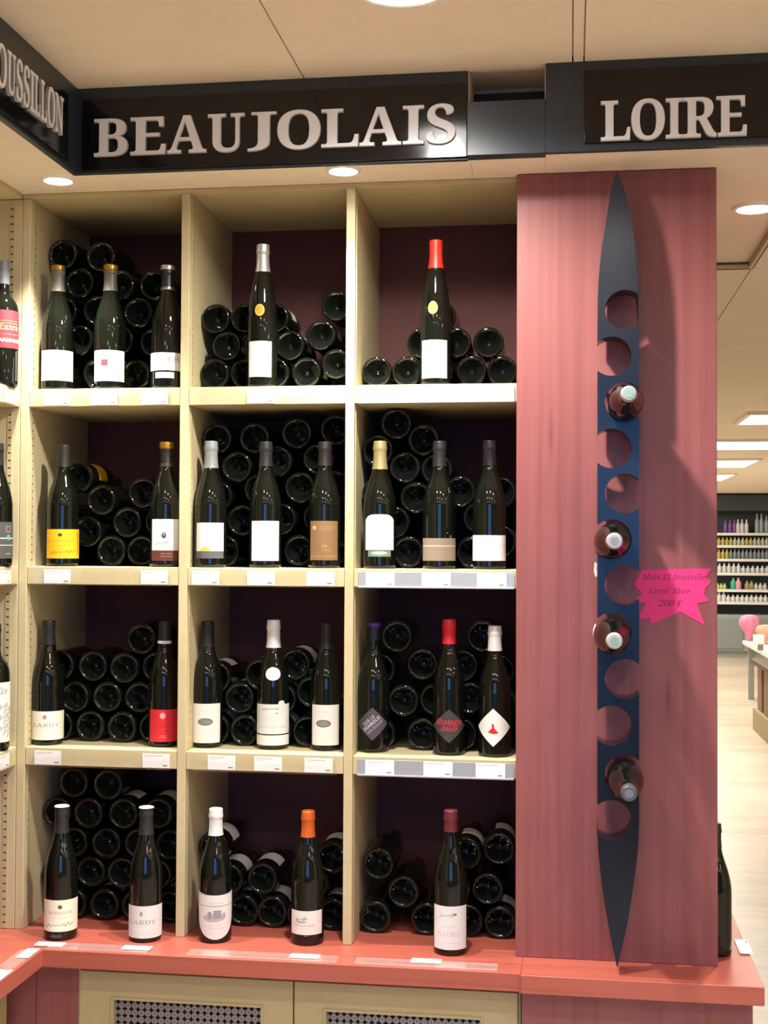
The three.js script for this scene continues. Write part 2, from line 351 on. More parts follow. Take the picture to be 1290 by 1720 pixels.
{
  const t = thing('base_cabinet', 'beige base cabinet with two perforated metal doors below the ledge', 'cabinet', [0.3, 0, 0.05]);
  const X = x => x - 0.3;
  part('body', merge([box(X(-0.202), X(0.812), 0, COUNTER - CT, -0.45, -0.03), box(X(-0.207), X(-0.2015), 0, COUNTER - CT, -0.03, 0.03), box(X(0.8085), X(0.815), 0, COUNTER - CT, -0.03, 0.03), box(X(-0.2), X(0.812), 0.717, COUNTER - CT, -0.03, 0.0305)]), M.beigeDoor, t);
  const top = 0.7145, bot = 0.08, gT = 0.652, gB = 0.15, pitch = 0.0158, cols = 22;
  const gg = grilleGeo(cols, 28, pitch);
  for (const [x0, x1, g0] of [[-0.2005, 0.3025, -0.119], [0.3055, 0.808, 0.3785]]) {
    const g1 = g0 + cols * pitch, z0 = 0.018, z1 = 0.038;
    const sh = new THREE.Shape([[X(x0), bot], [X(x1), bot], [X(x1), top], [X(x0), top]].map(q => new THREE.Vector2(...q)));
    sh.holes.push(new THREE.Path([[X(g0), gB], [X(g0), gT], [X(g1), gT], [X(g1), gB]].map(q => new THREE.Vector2(...q))));
    const dg = new THREE.ExtrudeGeometry(sh, { depth: z1 - z0 - .003, bevelEnabled: true, bevelThickness: .0015, bevelSize: .0015, bevelOffset: -.0015, bevelSegments: 2 }); dg.translate(0, 0, z0 + .0015);
    const d = part('door', metreUV(dg), M.beigeDoor, t);
    const lip = .006;
    part('grille_lip', merge([box(X(g0) - lip, X(g0), gB - lip, gT + lip, z1, z1 + .003, .001), box(X(g1), X(g1) + lip, gB - lip, gT + lip, z1, z1 + .003, .001), box(X(g0), X(g1), gT, gT + lip, z1, z1 + .003, .001), box(X(g0), X(g1), gB - lip, gB, z1, z1 + .003, .001)]), M.beigeDoor, d);
    const gr = part('grille', gg, M.steel, d); gr.position.set(X(g0), gT, 0.026);
    part('grille_backing', box(X(g0), X(g1), gB, gT, 0.012, 0.017, 0), M.black, d);
  }
}
{
  const t = thing('base_cabinet', 'beige base cabinet under the side ledge beside the red corner panel', 'cabinet', [-0.38, 0, 0.6]);
  part('body', box(-0.42, 0.008, 0, COUNTER - CT, -0.5, 2.4), M.beigeDoor, t);
}

// ---------------------------------------------------------------- red pillar
{
  const t = thing('pillar', 'tall red stained wooden pillar with visible grain right of the shelves', 'pillar', [1.023, COUNTER, 0]);
  part('core', box(-0.223, 0.2125, 0, SOFFIT - COUNTER, -0.9, 0.001, .001), M.redWood, t);
  part('front_board', box(-0.223, 0.2225, 0, 2.5505 - COUNTER, 0.001, 0.024, 0.002), M.redWood, t);
}
// blade-shaped rack hung in front of it
const RZ0 = 0.056, RZ1 = 0.122;
let rackHoles = [];
M.rack = phys({ map: paintTex([20, 26, 36], 2, 131, 0.3), roughness: 0.2, ior: 1.42 });
{
  const t = thing('bottle_rack', 'tall navy blue blade-shaped wooden rack with round holes on the pillar', 'rack', [1.0245, 0.805, 0.135]);
  const pt = (u, v) => { const q = at(u, v, 'z', RZ1); return [q.x, q.y]; };
  const zz = (x, y) => [860 + x / 2.69, 260 + y / 2.69], zb = (x, y) => [860 + x / 2.097, 860 + y / 2.097];
  const L = [zz(470, 70), zz(450, 150), zz(425, 300), zz(402, 450), zz(390, 600), zz(387, 760)].map(p => pt(...p));
  const R = [zz(472, 70), zz(505, 150), zz(540, 300), zz(562, 450), zz(572, 600), zz(574, 760)].map(p => pt(...p));
  const Lb = [zb(302, 1090), zb(304, 1180), zb(315, 1300), zb(338, 1450), zb(369, 1602)].map(p => pt(...p));
  const Rb = [zb(448, 1090), zb(444, 1180), zb(430, 1300), zb(406, 1450), zb(372, 1602)].map(p => pt(...p));
  const curve = (a) => new THREE.CatmullRomCurve3(a.map(p => V(p[0], p[1], 0))).getPoints(30).map(p => [p.x, p.y]);
  const xl = L[5][0], xr = R[5][0];
  const HR = 0.0432, dx = 0.0145, xm = (xl + xr) / 2;
  const holes = [[1, 520], [0, 598], [1, 675], [0, 753], [1, 829], [0, 906], [1, 983], [0, 1063], [1, 1140], [0, 1219], [1, 1301], [0, 1378]]
    .map(([s, v]) => ({ right: !!s, x: xm + (s ? dx : -dx), y: at(1037, v, 'z', RZ1).y }));
  // outline, walking down the right side and up the left, dipping into each hole open to that side
  const out = [];
  out.push(...curve(R));
  const dip = (h) => {
    const ex = h.right ? xr : xl, c = Math.min(1, Math.abs(ex - h.x) / HR), a = Math.acos(c);   // half angle of the mouth
    const pts = [];
    for (let i = 0; i <= 28; i++) {
      const ph = a + (2 * Math.PI - 2 * a) * i / 28;                                              // from the upper lip round to the lower lip
      pts.push([h.x + (h.right ? 1 : -1) * HR * Math.cos(ph), h.y + HR * Math.sin(ph)]);
    }
    return pts;
  };
  for (const h of holes.filter(h => h.right)) out.push(...dip(h));
  out.push(...curve(Rb)); out.push(...curve(Lb).reverse());
  for (const h of holes.filter(h => !h.right).reverse()) out.push(...dip(h).reverse());
  out.push(...curve(L).reverse());
  const s = new THREE.Shape(out.map(p => new THREE.Vector2(p[0] - 1.0245, p[1] - 0.805)));
  const g = new THREE.ExtrudeGeometry(s, { depth: RZ1 - RZ0, bevelEnabled: false });
  g.translate(0, 0, RZ0 - 0.135);
  part('blade', metreUV(g), M.rack, t);
  for (const y of [0.22, 1.56]) part('bracket', box(-0.012, 0.012, y - 0.03, y + 0.03, 0.0245 - 0.135, RZ0 - 0.135), M.black, t);
  rackHoles = holes;
}
{
  const p = at(1001, 957, 'z', 0.0245), g = new THREE.ExtrudeGeometry(new THREE.Shape([[-.003, .018], [.002, .013], [.001, 0], [.004, -.012], [-.001, -.017], [-.005, -.004]].map(q => new THREE.Vector2(...q))), { depth: .0006, bevelEnabled: false });
  const m = part('paper_scrap', g, std({ color: 0xd9d4cc, roughness: .8 }), scene); m.position.set(p.x, p.y, .0243);
  tag(m, 'tiny torn white paper scrap stuck to the pillar beside the rack', 'paper scrap');
}
// pink star-edged paper tag pinned on the pillar
{
  const q = [[285, 190], [1110, 178], [1035, 285], [1085, 300], [1100, 350], [1040, 410], [1020, 490], [1085, 570], [935, 600], [1030, 860], [735, 700], [370, 852], [360, 820], [375, 775], [250, 790], [245, 740], [320, 600], [190, 560], [195, 540], [275, 490], [255, 450], [180, 385], [178, 335], [235, 290]]
    .map(([x, y]) => at(1040 + x / 7.167, 930 + y / 7.164, 'z', 0.0255));
  const x0 = Math.min(...q.map(p => p.x)), x1 = Math.max(...q.map(p => p.x)), y0 = Math.min(...q.map(p => p.y)), y1 = Math.max(...q.map(p => p.y));
  const g = new THREE.ExtrudeGeometry(new THREE.Shape(q.map(p => new THREE.Vector2(p.x, p.y))), { depth: 0.0008, bevelEnabled: false });
  const uv = g.attributes.uv, P = g.attributes.position;
  for (let i = 0; i < uv.count; i++) uv.setXY(i, (P.getX(i) - x0) / (x1 - x0), (P.getY(i) - y0) / (y1 - y0));
  g.translate(-x0, -y0, 0);
  const c = document.createElement('canvas'); c.width = 512; c.height = 400; const k = c.getContext('2d');
  k.fillStyle = '#e0307c'; k.fillRect(0, 0, 512, 400); k.fillStyle = '#5c1038';
  k.font = 'italic 52px serif'; k.fillText('Mais 12 bouteilles', 52, 80); k.fillText('Livré  libre', 96, 180); k.font = 'italic 62px serif'; k.fillText('200 €', 160, 270);
  const tx = new THREE.CanvasTexture(c); tx.colorSpace = THREE.SRGBColorSpace;
  const m = part('paper_tag', g, std({ map: tx, roughness: 0.7 }), scene); m.position.set(x0, y0, 0.0245);
  tag(m, 'hot pink star-edged paper tag with handwriting on the red pillar', 'tag');
}

// ---------------------------------------------------------------- bottles
const BR = 0.0385;
function smooth(pts, n) {                                             // spline through the profile
  return new THREE.SplineCurve(pts.map(p => new THREE.Vector2(...p))).getPoints(n);
}
const baseProfile = (R) => [[0, .036], [.003, .0356], [.009, .031], [.016, .022], [.022, .0125], [.0270, .0048], [.0302, .0012], [R - .0055, 0], [R - .003, .0008], [R - .001, .0035], [R, .008]];
const KINDS = {
  burgundy: { R: .0385, H: .295, neck: .0148, shoulder: [[.0385, .135], [.0380, .150], [.0352, .170], [.0305, .189], [.0245, .207], [.0192, .224], [.0162, .240], [.0150, .256]] },
  flute: { R: .0365, H: .330, neck: .0145, shoulder: [[.0365, .135], [.0360, .155], [.0335, .182], [.0290, .212], [.0235, .240], [.0185, .262], [.0156, .280], [.0148, .292]] },
  bordeaux: { R: .0380, H: .300, neck: .0148, shoulder: [[.0380, .170], [.0376, .182], [.0350, .196], [.0290, .208], [.0215, .217], [.0172, .226], [.0155, .240], [.0150, .255]] },
};
const glassCache = {}, capCache = {};
function glassGeo(kind) {
  if (glassCache[kind]) return glassCache[kind];
  const k = KINDS[kind];
  const p = [...smooth(baseProfile(k.R), 26), ...smooth(k.shoulder, 26), new THREE.Vector2(k.neck, k.H - .03), new THREE.Vector2(k.neck, k.H - .003)];
  const g = [new THREE.LatheGeometry(p, 48)];
  for (let i = 0; i < 44; i++) {                                      // knurling on the bearing ring
    const o = new THREE.OctahedronGeometry(.0009, 0); const a = i / 44 * Math.PI * 2;
    o.translate((k.R - .0045) * Math.cos(a), .0003, (k.R - .0045) * Math.sin(a)); g.push(o);
  }
  return glassCache[kind] = merge(g);
}
// capsule from y0 up to the mouth; style 'lip' rolls over the bottle's ring, 'plain' is a straight sleeve
function capGeo(kind, y0, style) {
  const key = kind + y0.toFixed(3) + style; if (capCache[key]) return capCache[key];
  const k = KINDS[kind], H = k.H, e = .0009;
  const rAt = y => { const s = smooth(k.shoulder, 60); if (y >= s[60].y) return k.neck; for (let i = 0; i < 60; i++) if (s[i + 1].y >= y) return s[i].x; return k.neck; };
  const p = [];
  for (let i = 0; i <= 8; i++) { const y = y0 + (H - .026 - y0) * i / 8; p.push([rAt(y) + e, y]); }
  if (style === 'lip') p.push([k.neck + e, H - .0225], [k.neck + .0022, H - .0205], [k.neck + .0023, H - .0145], [k.neck + .0012, H - .0125], [k.neck + .0011, H - .003], [k.neck, H - .0008], [k.neck - .002, H], [0, H]);
  else p.push([k.neck + .001, H - .012], [k.neck + .001, H - .003], [k.neck, H - .0007], [k.neck - .002, H], [0, H]);
  return capCache[key] = new THREE.LatheGeometry(p.map(q => new THREE.Vector2(...q)), 36);
}
const capMats = {};
const capMat = (c, metal = 0.15, rough = 0.42) => capMats[c] ??= std({ color: c, roughness: rough, metalness: metal });
// paper patch bent round the body: s across (-1..1), bottom/top edges as functions of s
function patch(R, a0, half, yb, yt, n = 24, rows = 6) {
  const pos = [], nor = [], uv = [], idx = [];
  let lo = 1e9, hi = -1e9;
  for (let i = 0; i <= n; i++) { const s = -1 + 2 * i / n; lo = Math.min(lo, yb(s)); hi = Math.max(hi, yt(s)); }
  for (let i = 0; i <= n; i++) for (let j = 0; j <= rows; j++) {
    const s = -1 + 2 * i / n, a = a0 + half * s, b = yb(s), t = yt(s), y = b + (t - b) * j / rows, r = typeof R === 'function' ? R(y) : R;
    pos.push(r * Math.sin(a), y, r * Math.cos(a)); nor.push(Math.sin(a), 0, Math.cos(a)); uv.push(i / n, (y - lo) / (hi - lo));
  }
  for (let i = 0; i < n; i++) for (let j = 0; j < rows; j++) { const q = i * (rows + 1) + j, w = q + rows + 1; idx.push(q, w, q + 1, w, w + 1, q + 1); }
  const g = new THREE.BufferGeometry();
  g.setAttribute('position', new THREE.Float32BufferAttribute(pos, 3)); g.setAttribute('normal', new THREE.Float32BufferAttribute(nor, 3)); g.setAttribute('uv', new THREE.Float32BufferAttribute(uv, 2)); g.setIndex(idx);
  return g;
}
const SHAPES = {
  rect: [() => 0, () => 1],
  diamond: [s => 0.5 * Math.abs(s), s => 1 - 0.5 * Math.abs(s)],
  arch: [() => 0, s => 1 - 0.16 * Math.pow(Math.abs(s), 4)],
  shield: [s => 0.62 * (1 - Math.sqrt(Math.max(0, 1 - s * s))), s => 1 - 0.05 * (1 - s * s) + 0.03],
};
function canvasMat(w, h, draw, rough = 0.6) {
  const c = document.createElement('canvas'); c.width = w; c.height = h; const k = c.getContext('2d'); draw(k, w, h);
  const t = new THREE.CanvasTexture(c); t.colorSpace = THREE.SRGBColorSpace; t.anisotropy = 4;
  return std({ map: t, roughness: rough, side: THREE.DoubleSide });
}
const fill = (k, c, x, y, w, h) => { k.fillStyle = c; k.fillRect(x, y, w, h); };
function txt(k, s, x, y, size, color, font = 'serif', style = '') { k.fillStyle = color; k.font = style + ' ' + size + 'px ' + font; k.textAlign = 'center'; k.fillText(s, x, y); }
function lines(k, x, y, w, n, gap, color) { for (let i = 0; i < n; i++) { const ww = w * (0.6 + 0.4 * hash(i, Math.round(x + y), 5)); for (let a = 0; a < ww; a += 7) fill(k, color, x - ww / 2 + a, y + i * gap, 3 + 3 * hash(Math.round(a), i, 6), 4); } }
function scrawl(k, x, y, w, amp, color, lw = 3) { k.strokeStyle = color; k.lineWidth = lw; k.beginPath(); for (let i = 0; i <= 60; i++) { const t = i / 60; k[i ? 'lineTo' : 'moveTo'](x + w * t, y + amp * Math.sin(t * 38) * (0.5 + 0.5 * Math.sin(t * 9 + 1)) - t * amp); } k.stroke(); }
function blob(k, x, y, rx, ry, color) { k.fillStyle = color; k.beginPath(); k.ellipse(x, y, rx, ry, 0, 0, Math.PI * 2); k.fill(); }

const Z12 = -0.050;
function standing(o) {
  // o: u axis px, top px, base px, row, kind, cap colour, cap bottom px, labels [[l, r, t, b, shape, material]]
  const kd = KINDS[o.kind ?? 'burgundy'], fl = FLOORS[o.row];
  let z = o.z ?? Z12;
  if (o.row >= 2 && o.z === undefined) z = at(o.u, o.base, 'y', fl).z - kd.R;
  if (o.row === 2) z = Math.min(z, -0.040);
  const mid = at(o.u, (o.top + o.base) / 2, 'z', z), topY = at(o.u, o.top, 'z', z).y;
  const ky = (topY - fl) / kd.H;
  const g = thing('wine_bottle', o.label, 'wine bottle', [mid.x, fl, z]);
  const face = Math.atan2(camera.position.x - mid.x, camera.position.z - z) + (o.spin ?? 0);
  part('glass', glassGeo(o.kind ?? 'burgundy').clone().scale(1, ky, 1), M.glass, g);
  const Y = v => (at(o.u, v, 'z', z + kd.R * 0.9).y - fl) / ky;         // height on the front of the body, in the model's own scale
  const cy = (at(o.u, o.capB, 'z', z + .015).y - fl) / ky;
  const cap = part('capsule', capGeo(o.kind ?? 'burgundy', cy, o.capStyle ?? 'lip').clone().scale(1, ky, 1), o.capM ?? capMat(o.cap), g);
  if (o.capTop) {                                                     // contrasting disc or band on the top of the capsule
    const [h, m, name] = o.capTop, k = kd.neck + .0027;
    part(name ?? 'capsule_band', new THREE.LatheGeometry([[k - .0006, kd.H * ky - h], [k, kd.H * ky - h + .001], [k, kd.H * ky - .002], [k - .0015, kd.H * ky + .0004], [0, kd.H * ky + .0006]].map(p => new THREE.Vector2(...p)), 36), m, cap);
  }
  if (o.ring) { const r = kd.neck + .0022; part('neck_ring', new THREE.LatheGeometry([[r - .0012, cy * ky - .004], [r, cy * ky - .003], [r, cy * ky + .003], [r - .0012, cy * ky + .004]].map(p => new THREE.Vector2(...p)), 36), o.ring, cap); }
  const depth = camera.position.z - z;
  for (const [l, r, t, b, shape, m, name, rough] of o.labels) {
    const y0 = Y(b) * ky, y1 = Y(t) * ky, px = depth * .99 / 2200;
    const half = Math.asin(Math.min(.985, (r - l) / 2 * px / kd.R)), ctr = Math.asin(Math.max(-.9, Math.min(.9, ((l + r) / 2 - o.u) * px / kd.R * 0.6)));
    const [fb, ft] = SHAPES[shape ?? 'rect'];
    const prof = smooth(kd.shoulder, 60), rad = y => { const q = y / ky; let v = kd.R; for (const p of prof) if (p.y <= q) v = p.x; return v + .0005; };
    part(name ?? 'label', patch(rad, face + ctr, half, s => y0 + (y1 - y0) * fb(s), s => y0 + (y1 - y0) * ft(s), 28, 8), m, g);
  }
  return g;
}
const gold = std({ color: 0xb88a34, roughness: 0.3, metalness: 0.7 }), silver = std({ color: 0xc9c9c6, roughness: 0.28, metalness: 0.7 }), whiteCap = std({ color: 0xe9e9e6, roughness: 0.4 });
const paper = (bg, draw, w = 256, h = 256) => canvasMat(w, h, (k, a, b) => { fill(k, bg, 0, 0, a, b); draw && draw(k, a, b); });
const BOT = [
  // top tier, first column
  { row: 0, u: 97, top: 447, base: 652, capB: 489, cap: 0x6c6a60, capTop: [.012, gold], d: 'the gold-topped bottle with a plain white label', label: 'wine bottle with gold-ringed grey capsule and white label with small grey crest',
    labels: [[69, 123, 588, 639, 'rect', paper('#f1efea', (k) => { lines(k, 128, 110, 70, 3, 18, '#a9a7a2'); blob(k, 150, 150, 30, 6, '#c4c1bb'); })]] },
  { row: 0, u: 185, top: 446, base: 651, capB: 488, cap: 0x5f5c53, capTop: [.012, gold], d: 'the bottle with a dark red square', label: 'wine bottle with gold letter on grey capsule and white label bearing dark red square',
    labels: [[157, 208, 588, 640, 'rect', paper('#f2f0ec', (k) => { fill(k, '#6b3440', 72, 76, 48, 54); })], [179, 193, 470, 485, 'rect', paper('#6a655a', (k) => txt(k, 'B', 128, 215, 260, '#c9a04a', 'serif', 'bold')), 'capsule_print']] },
  { row: 0, u: 281, top: 447, base: 651, capB: 484, cap: 0x1d1c1b, capTop: [.011, silver], ring: silver, spin: -.05, d: 'the bottle labelled with a year', label: 'wine bottle with silver-topped black capsule and white label printed with a year',
    labels: [[250, 304, 592, 622, 'rect', paper('#ebe9e8', (k) => { txt(k, '1948', 118, 130, 96, '#9a8f95', 'serif'); scrawl(k, 40, 170, 150, 14, '#8f8890', 4); })], [260, 292, 625, 635, 'rect', paper('#e9e7e4', (k) => lines(k, 128, 120, 160, 1, 20, '#c9c6c2')), 'lower_label']] },
  // top tier, second and third columns
  { row: 0, u: 441, top: 411, base: 648, kind: 'flute', capB: 456, cap: 0x9a989a, capM: silver, d: 'the slim silver-capped bottle', label: 'slim tall wine bottle with silver capsule and round gold medal sticker',
    labels: [[413, 452, 573, 633, 'rect', paper('#e4e2df', (k) => lines(k, 128, 100, 70, 5, 22, '#c3c0bc'))], [423, 441, 510, 531, 'rect', canvasMat(128, 128, (k) => { fill(k, '#100f0c', 0, 0, 128, 128); blob(k, 64, 64, 62, 62, '#c9a63c'); blob(k, 64, 64, 46, 46, '#b28f2e'); }, .35), 'medal_sticker']] },
  { row: 0, u: 732, top: 404, base: 646, kind: 'flute', capB: 450, cap: 0xd0301f, capStyle: 'plain', d: 'the slim red-capped bottle', label: 'slim tall wine bottle with bright red capsule and blank white label',
    labels: [[706, 748, 571, 635, 'rect', paper('#ecebea')], [714, 732, 505, 528, 'rect', canvasMat(128, 128, (k) => { fill(k, '#100f0c', 0, 0, 128, 128); blob(k, 64, 64, 62, 62, '#d2bd6a'); blob(k, 64, 64, 48, 48, '#bfa650'); }, .35), 'medal_sticker']] },
  // second tier
  { row: 1, u: 106, top: 747, base: 952, capB: 784, cap: 0x35332f, capStyle: 'plain', spin: .12, d: 'the bottle with the yellow label', label: 'wine bottle with charcoal capsule and bright yellow label',
    labels: [[75, 134, 889, 938, 'rect', paper('#f0b413', (k) => { blob(k, 104, 50, 12, 14, '#3d2c08'); txt(k, 'MORGON BLANC', 112, 112, 24, '#b07f10'); lines(k, 110, 140, 120, 1, 18, '#a87a12'); scrawl(k, 50, 205, 150, 12, '#6b4c0a', 4); fill(k, '#2a1e04', 222, 20, 5, 215); lines(k, 242, 60, 20, 9, 18, '#3a2a06'); })]] },
  { row: 1, u: 279, top: 743, base: 951, capB: 781, cap: 0x2a2420, capTop: [.016, gold], ring: capMat(0x5a5348), d: 'the grey and brown labelled bottle', label: 'wine bottle with gold-topped dark capsule and pale grey label over brown band',
    labels: [[254, 299, 872, 942, 'rect', paper('#dcdbd9', (k, w, h) => { fill(k, '#5b2a22', 0, 192, w, 64); blob(k, 118, 100, 20, 18, '#3e3a38'); blob(k, 118, 94, 10, 7, '#8b8885'); scrawl(k, 50, 150, 110, 9, '#6d6a68'); lines(k, 140, 165, 140, 2, 11, '#a3a09d'); lines(k, 140, 210, 120, 2, 16, '#b98f7c'); })]] },
  { row: 1, u: 354, top: 741, base: 953, capB: 786, cap: 0x8f9092, d: 'the grey-capped bottle with a grey-footed label', label: 'wine bottle with grey capsule and white label with yellow hill over grey band',
    labels: [[329, 375, 878, 938, 'rect', paper('#e8e8e6', (k, w, h) => { lines(k, 116, 56, 130, 2, 14, '#b7b6b2'); lines(k, 128, 120, 90, 2, 16, '#c6c5c1'); blob(k, 92, 206, 44, 34, '#bfae46'); fill(k, '#55575a', 0, 204, w, 52); })]] },
  { row: 1, u: 446, top: 742, base: 951, capB: 783, cap: 0x2b2b2d, d: 'the bottle with a tall plain white label', label: 'wine bottle with black capsule and tall nearly blank white label',
    labels: [[423, 469, 875, 942, 'rect', paper('#e9eae9', (k) => { lines(k, 80, 48, 80, 1, 14, '#b3b4b2'); lines(k, 128, 180, 80, 1, 14, '#c9cac8'); })]] },
  { row: 1, u: 545, top: 742, base: 951, capB: 782, cap: 0x2a2624, d: 'the bottle with the brown label', label: 'wine bottle with black capsule and brown kraft label',
    labels: [[521, 567, 875, 941, 'rect', paper('#80603c', (k) => { blob(k, 45, 44, 18, 14, '#b89a74'); lines(k, 150, 36, 150, 2, 16, '#a98a62'); txt(k, 'Les', 130, 172, 28, '#b89a74', 'serif', 'italic'); lines(k, 150, 188, 100, 1, 14, '#b89a74'); fill(k, '#9b7a50', 0, 228, 256, 5); })]] },
  { row: 1, u: 638, top: 741, base: 953, capB: 788, cap: 0xb3a06a, capM: std({ color: 0xb5a472, roughness: .35, metalness: .45 }), d: 'the gold-capped bottle with an arched label', label: 'wine bottle with matt gold capsule and white arched label',
    labels: [[614, 661, 864, 924, 'arch', paper('#f4f3ea', (k) => { blob(k, 165, 120, 10, 12, '#d8d6c8'); lines(k, 128, 180, 100, 1, 14, '#dcdacb'); })], [618, 656, 925, 935, 'rect', paper('#6f8672', (k) => { blob(k, 128, 100, 90, 70, '#a9b6a6'); }), 'lower_label']] },
  { row: 1, u: 738, top: 741, base: 955, capB: 783, cap: 0x262626, d: 'the bottle with the wide taupe label', label: 'wine bottle with black capsule and wide taupe label with pale stripe',
    labels: [[708, 768, 904, 942, 'rect', paper('#8b7a68', (k) => { fill(k, '#b9a78f', 0, 80, 256, 16); lines(k, 128, 150, 130, 2, 26, '#a3927d'); })]] },
  { row: 1, u: 822, top: 740, base: 956, capB: 782, cap: 0x2b2a2c, capM: phys({ color: 0x1c1b1d, roughness: .2 }), d: 'the wide white label beside the pillar', label: 'dark wine bottle with glossy black top and wide low white label beside the pillar',
    labels: [[793, 851, 899, 942, 'rect', paper('#e6e6e7', (k) => { fill(k, '#d6d6d7', 0, 90, 256, 6); lines(k, 128, 140, 120, 2, 26, '#cfcfd0'); })]] },
  // third tier
  { row: 2, u: 81, top: 1042, base: 1253, capB: 1083, cap: 0x23211f, capStyle: 'plain', d: 'the cream-labelled bottle in the corner', label: 'wine bottle with black capsule and cream label with emblem on the third shelf',
    labels: [[51, 109, 1195, 1243, 'rect', paper('#ebe6d2', (k) => { blob(k, 112, 52, 12, 20, '#9b9684'); txt(k, 'LARDY', 118, 140, 46, '#a39d88', 'serif', 'bold'); lines(k, 112, 160, 70, 1, 12, '#b5af9a'); lines(k, 112, 200, 110, 2, 18, '#c9c3ae'); })]] },
  { row: 2, u: 276, top: 1043, base: 1256, capB: 1079, cap: 0x242321, ring: whiteCap, capStyle: 'plain', d: 'the bottle with the red label', label: 'wine bottle with white ring below black capsule and bright red label',
    labels: [[252, 299, 1192, 1246, 'rect', paper('#d92330', (k) => { blob(k, 118, 48, 22, 24, '#e8a7a0'); txt(k, 'MORGON', 140, 140, 34, '#b4141f'); lines(k, 130, 172, 140, 1, 14, '#b4141f'); lines(k, 120, 205, 60, 2, 14, '#f0c2bc'); })]] },
  { row: 2, u: 348, top: 1043, base: 1257, capB: 1087, cap: 0x1c1b1b, capStyle: 'plain', d: 'the oval-printed bottle beside the first upright', label: 'wine bottle with black capsule and white label with dark oval, beside the first upright',
    labels: [[325, 370, 1182, 1248, 'rect', paper('#e5e3da', (k) => { lines(k, 128, 44, 150, 1, 14, '#cfccc0'); blob(k, 116, 118, 64, 24, '#6f6c66'); blob(k, 116, 118, 52, 16, '#86837c'); lines(k, 128, 180, 80, 2, 20, '#cfccc0'); lines(k, 128, 232, 120, 1, 14, '#cfccc0'); })]] },
  { row: 2, u: 459, top: 1041, base: 1260, capB: 1088, cap: 0xd9d9d5, d: 'the white-capped bottle with an oval sticker', label: 'wine bottle with white capsule, white oval neck sticker and two-piece white label',
    labels: [[429, 488, 1183, 1233, 'rect', paper('#dfe0db', (k) => { scrawl(k, 60, 44, 130, 10, '#8d8c86', 5); blob(k, 150, 78, 9, 10, '#b0afa8'); lines(k, 120, 110, 150, 2, 20, '#c6c6bf'); txt(k, 'BEAUJOLAIS', 128, 205, 30, '#b9b9b1'); })], [429, 487, 1235, 1252, 'rect', paper('#e3e3df', (k) => lines(k, 110, 110, 150, 2, 40, '#b9b9b1')), 'lower_label'], [444, 472, 1121, 1143, 'shieldoval', null, 'neck_sticker'], [477, 489, 1177, 1200, 'arch', paper('#d7d8d4'), 'label_tab']] },
  { row: 2, u: 548, top: 1046, base: 1262, capB: 1090, cap: 0x1c1b1b, capStyle: 'plain', d: 'the oval-printed bottle beside the second upright', label: 'wine bottle with black capsule and white label with dark oval, beside the second upright',
    labels: [[523, 568, 1184, 1252, 'rect', paper('#e3e1d9', (k) => { lines(k, 128, 44, 150, 1, 14, '#cfccc0'); blob(k, 112, 118, 64, 24, '#6f6c66'); blob(k, 112, 118, 52, 16, '#86837c'); lines(k, 120, 180, 80, 2, 20, '#cfccc0'); lines(k, 128, 232, 120, 1, 14, '#cfccc0'); })]] },
  { row: 2, u: 627, top: 1046, base: 1265, capB: 1076, cap: 0x1d1a26, capTop: [.009, std({ color: 0x4a2f78, roughness: .3, metalness: .3 })], capStyle: 'plain', d: 'the purple-topped bottle', label: 'wine bottle with purple-topped capsule and dark grey diamond label with lilac lettering',
    labels: [[600, 649, 1188, 1244, 'diamond', paper('#474346', (k) => { k.save(); k.translate(128, 128); k.rotate(-.75); txt(k, 'SUR LE', 0, -26, 34, '#b9a6bd', 'sans-serif', 'bold'); txt(k, 'DIABOLO', 0, 8, 36, '#c9bccb', 'sans-serif', 'bold'); txt(k, 'VIN ROUGE', 0, 40, 28, '#a084b0', 'sans-serif', 'bold'); k.restore(); })]] },
  { row: 2, u: 754, top: 1040, base: 1270, capB: 1082, cap: 0xc8202c, d: 'the red-capped bottle with a dark diamond label', label: 'wine bottle with red capsule and dark diamond label with red script',
    labels: [[729, 780, 1191, 1248, 'diamond', paper('#3b383a', (k) => { txt(k, 'Rouge', 128, 118, 62, '#cf2338', 'serif', 'bold italic'); txt(k, 'désir', 128, 166, 48, '#cf2338', 'serif', 'bold italic'); })]] },
  { row: 2, u: 831, top: 1051, base: 1273, capB: 1094, cap: 0xdcdad4, d: 'the white-capped bottle with a white diamond label', label: 'wine bottle with white capsule and white diamond label with small red figure',
    labels: [[801, 853, 1190, 1254, 'diamond', paper('#e8e5dc', (k) => { k.fillStyle = '#c8202c'; k.beginPath(); k.moveTo(118, 104); k.lineTo(132, 104); k.lineTo(134, 130); k.lineTo(162, 166); k.lineTo(128, 172); k.lineTo(92, 160); k.lineTo(120, 132); k.fill(); })]] },
  // bottom tier, on the ledge
  { row: 3, u: 103, top: 1353, base: 1582, capB: 1400, cap: 0x2b2a28, capTop: [.002, whiteCap, 'capsule_disc'], d: 'the cream-labelled bottle with signature', label: 'wine bottle with white-topped black capsule and cream label with signature on the ledge',
    labels: [[74, 131, 1512, 1565, 'rect', paper('#ece7cf', (k) => { blob(k, 124, 56, 12, 16, '#5d584a'); txt(k, 'MORGON', 124, 116, 32, '#9b947c'); lines(k, 124, 142, 110, 1, 14, '#b8b199'); scrawl(k, 36, 210, 170, 14, '#7a745f', 4); })]] },
  { row: 3, u: 245, top: 1355, base: 1585, capB: 1403, cap: 0x2b2a28, capTop: [.002, whiteCap, 'capsule_disc'], d: 'the grey-white labelled bottle on the ledge', label: 'wine bottle with white-topped black capsule and grey-white label on the ledge',
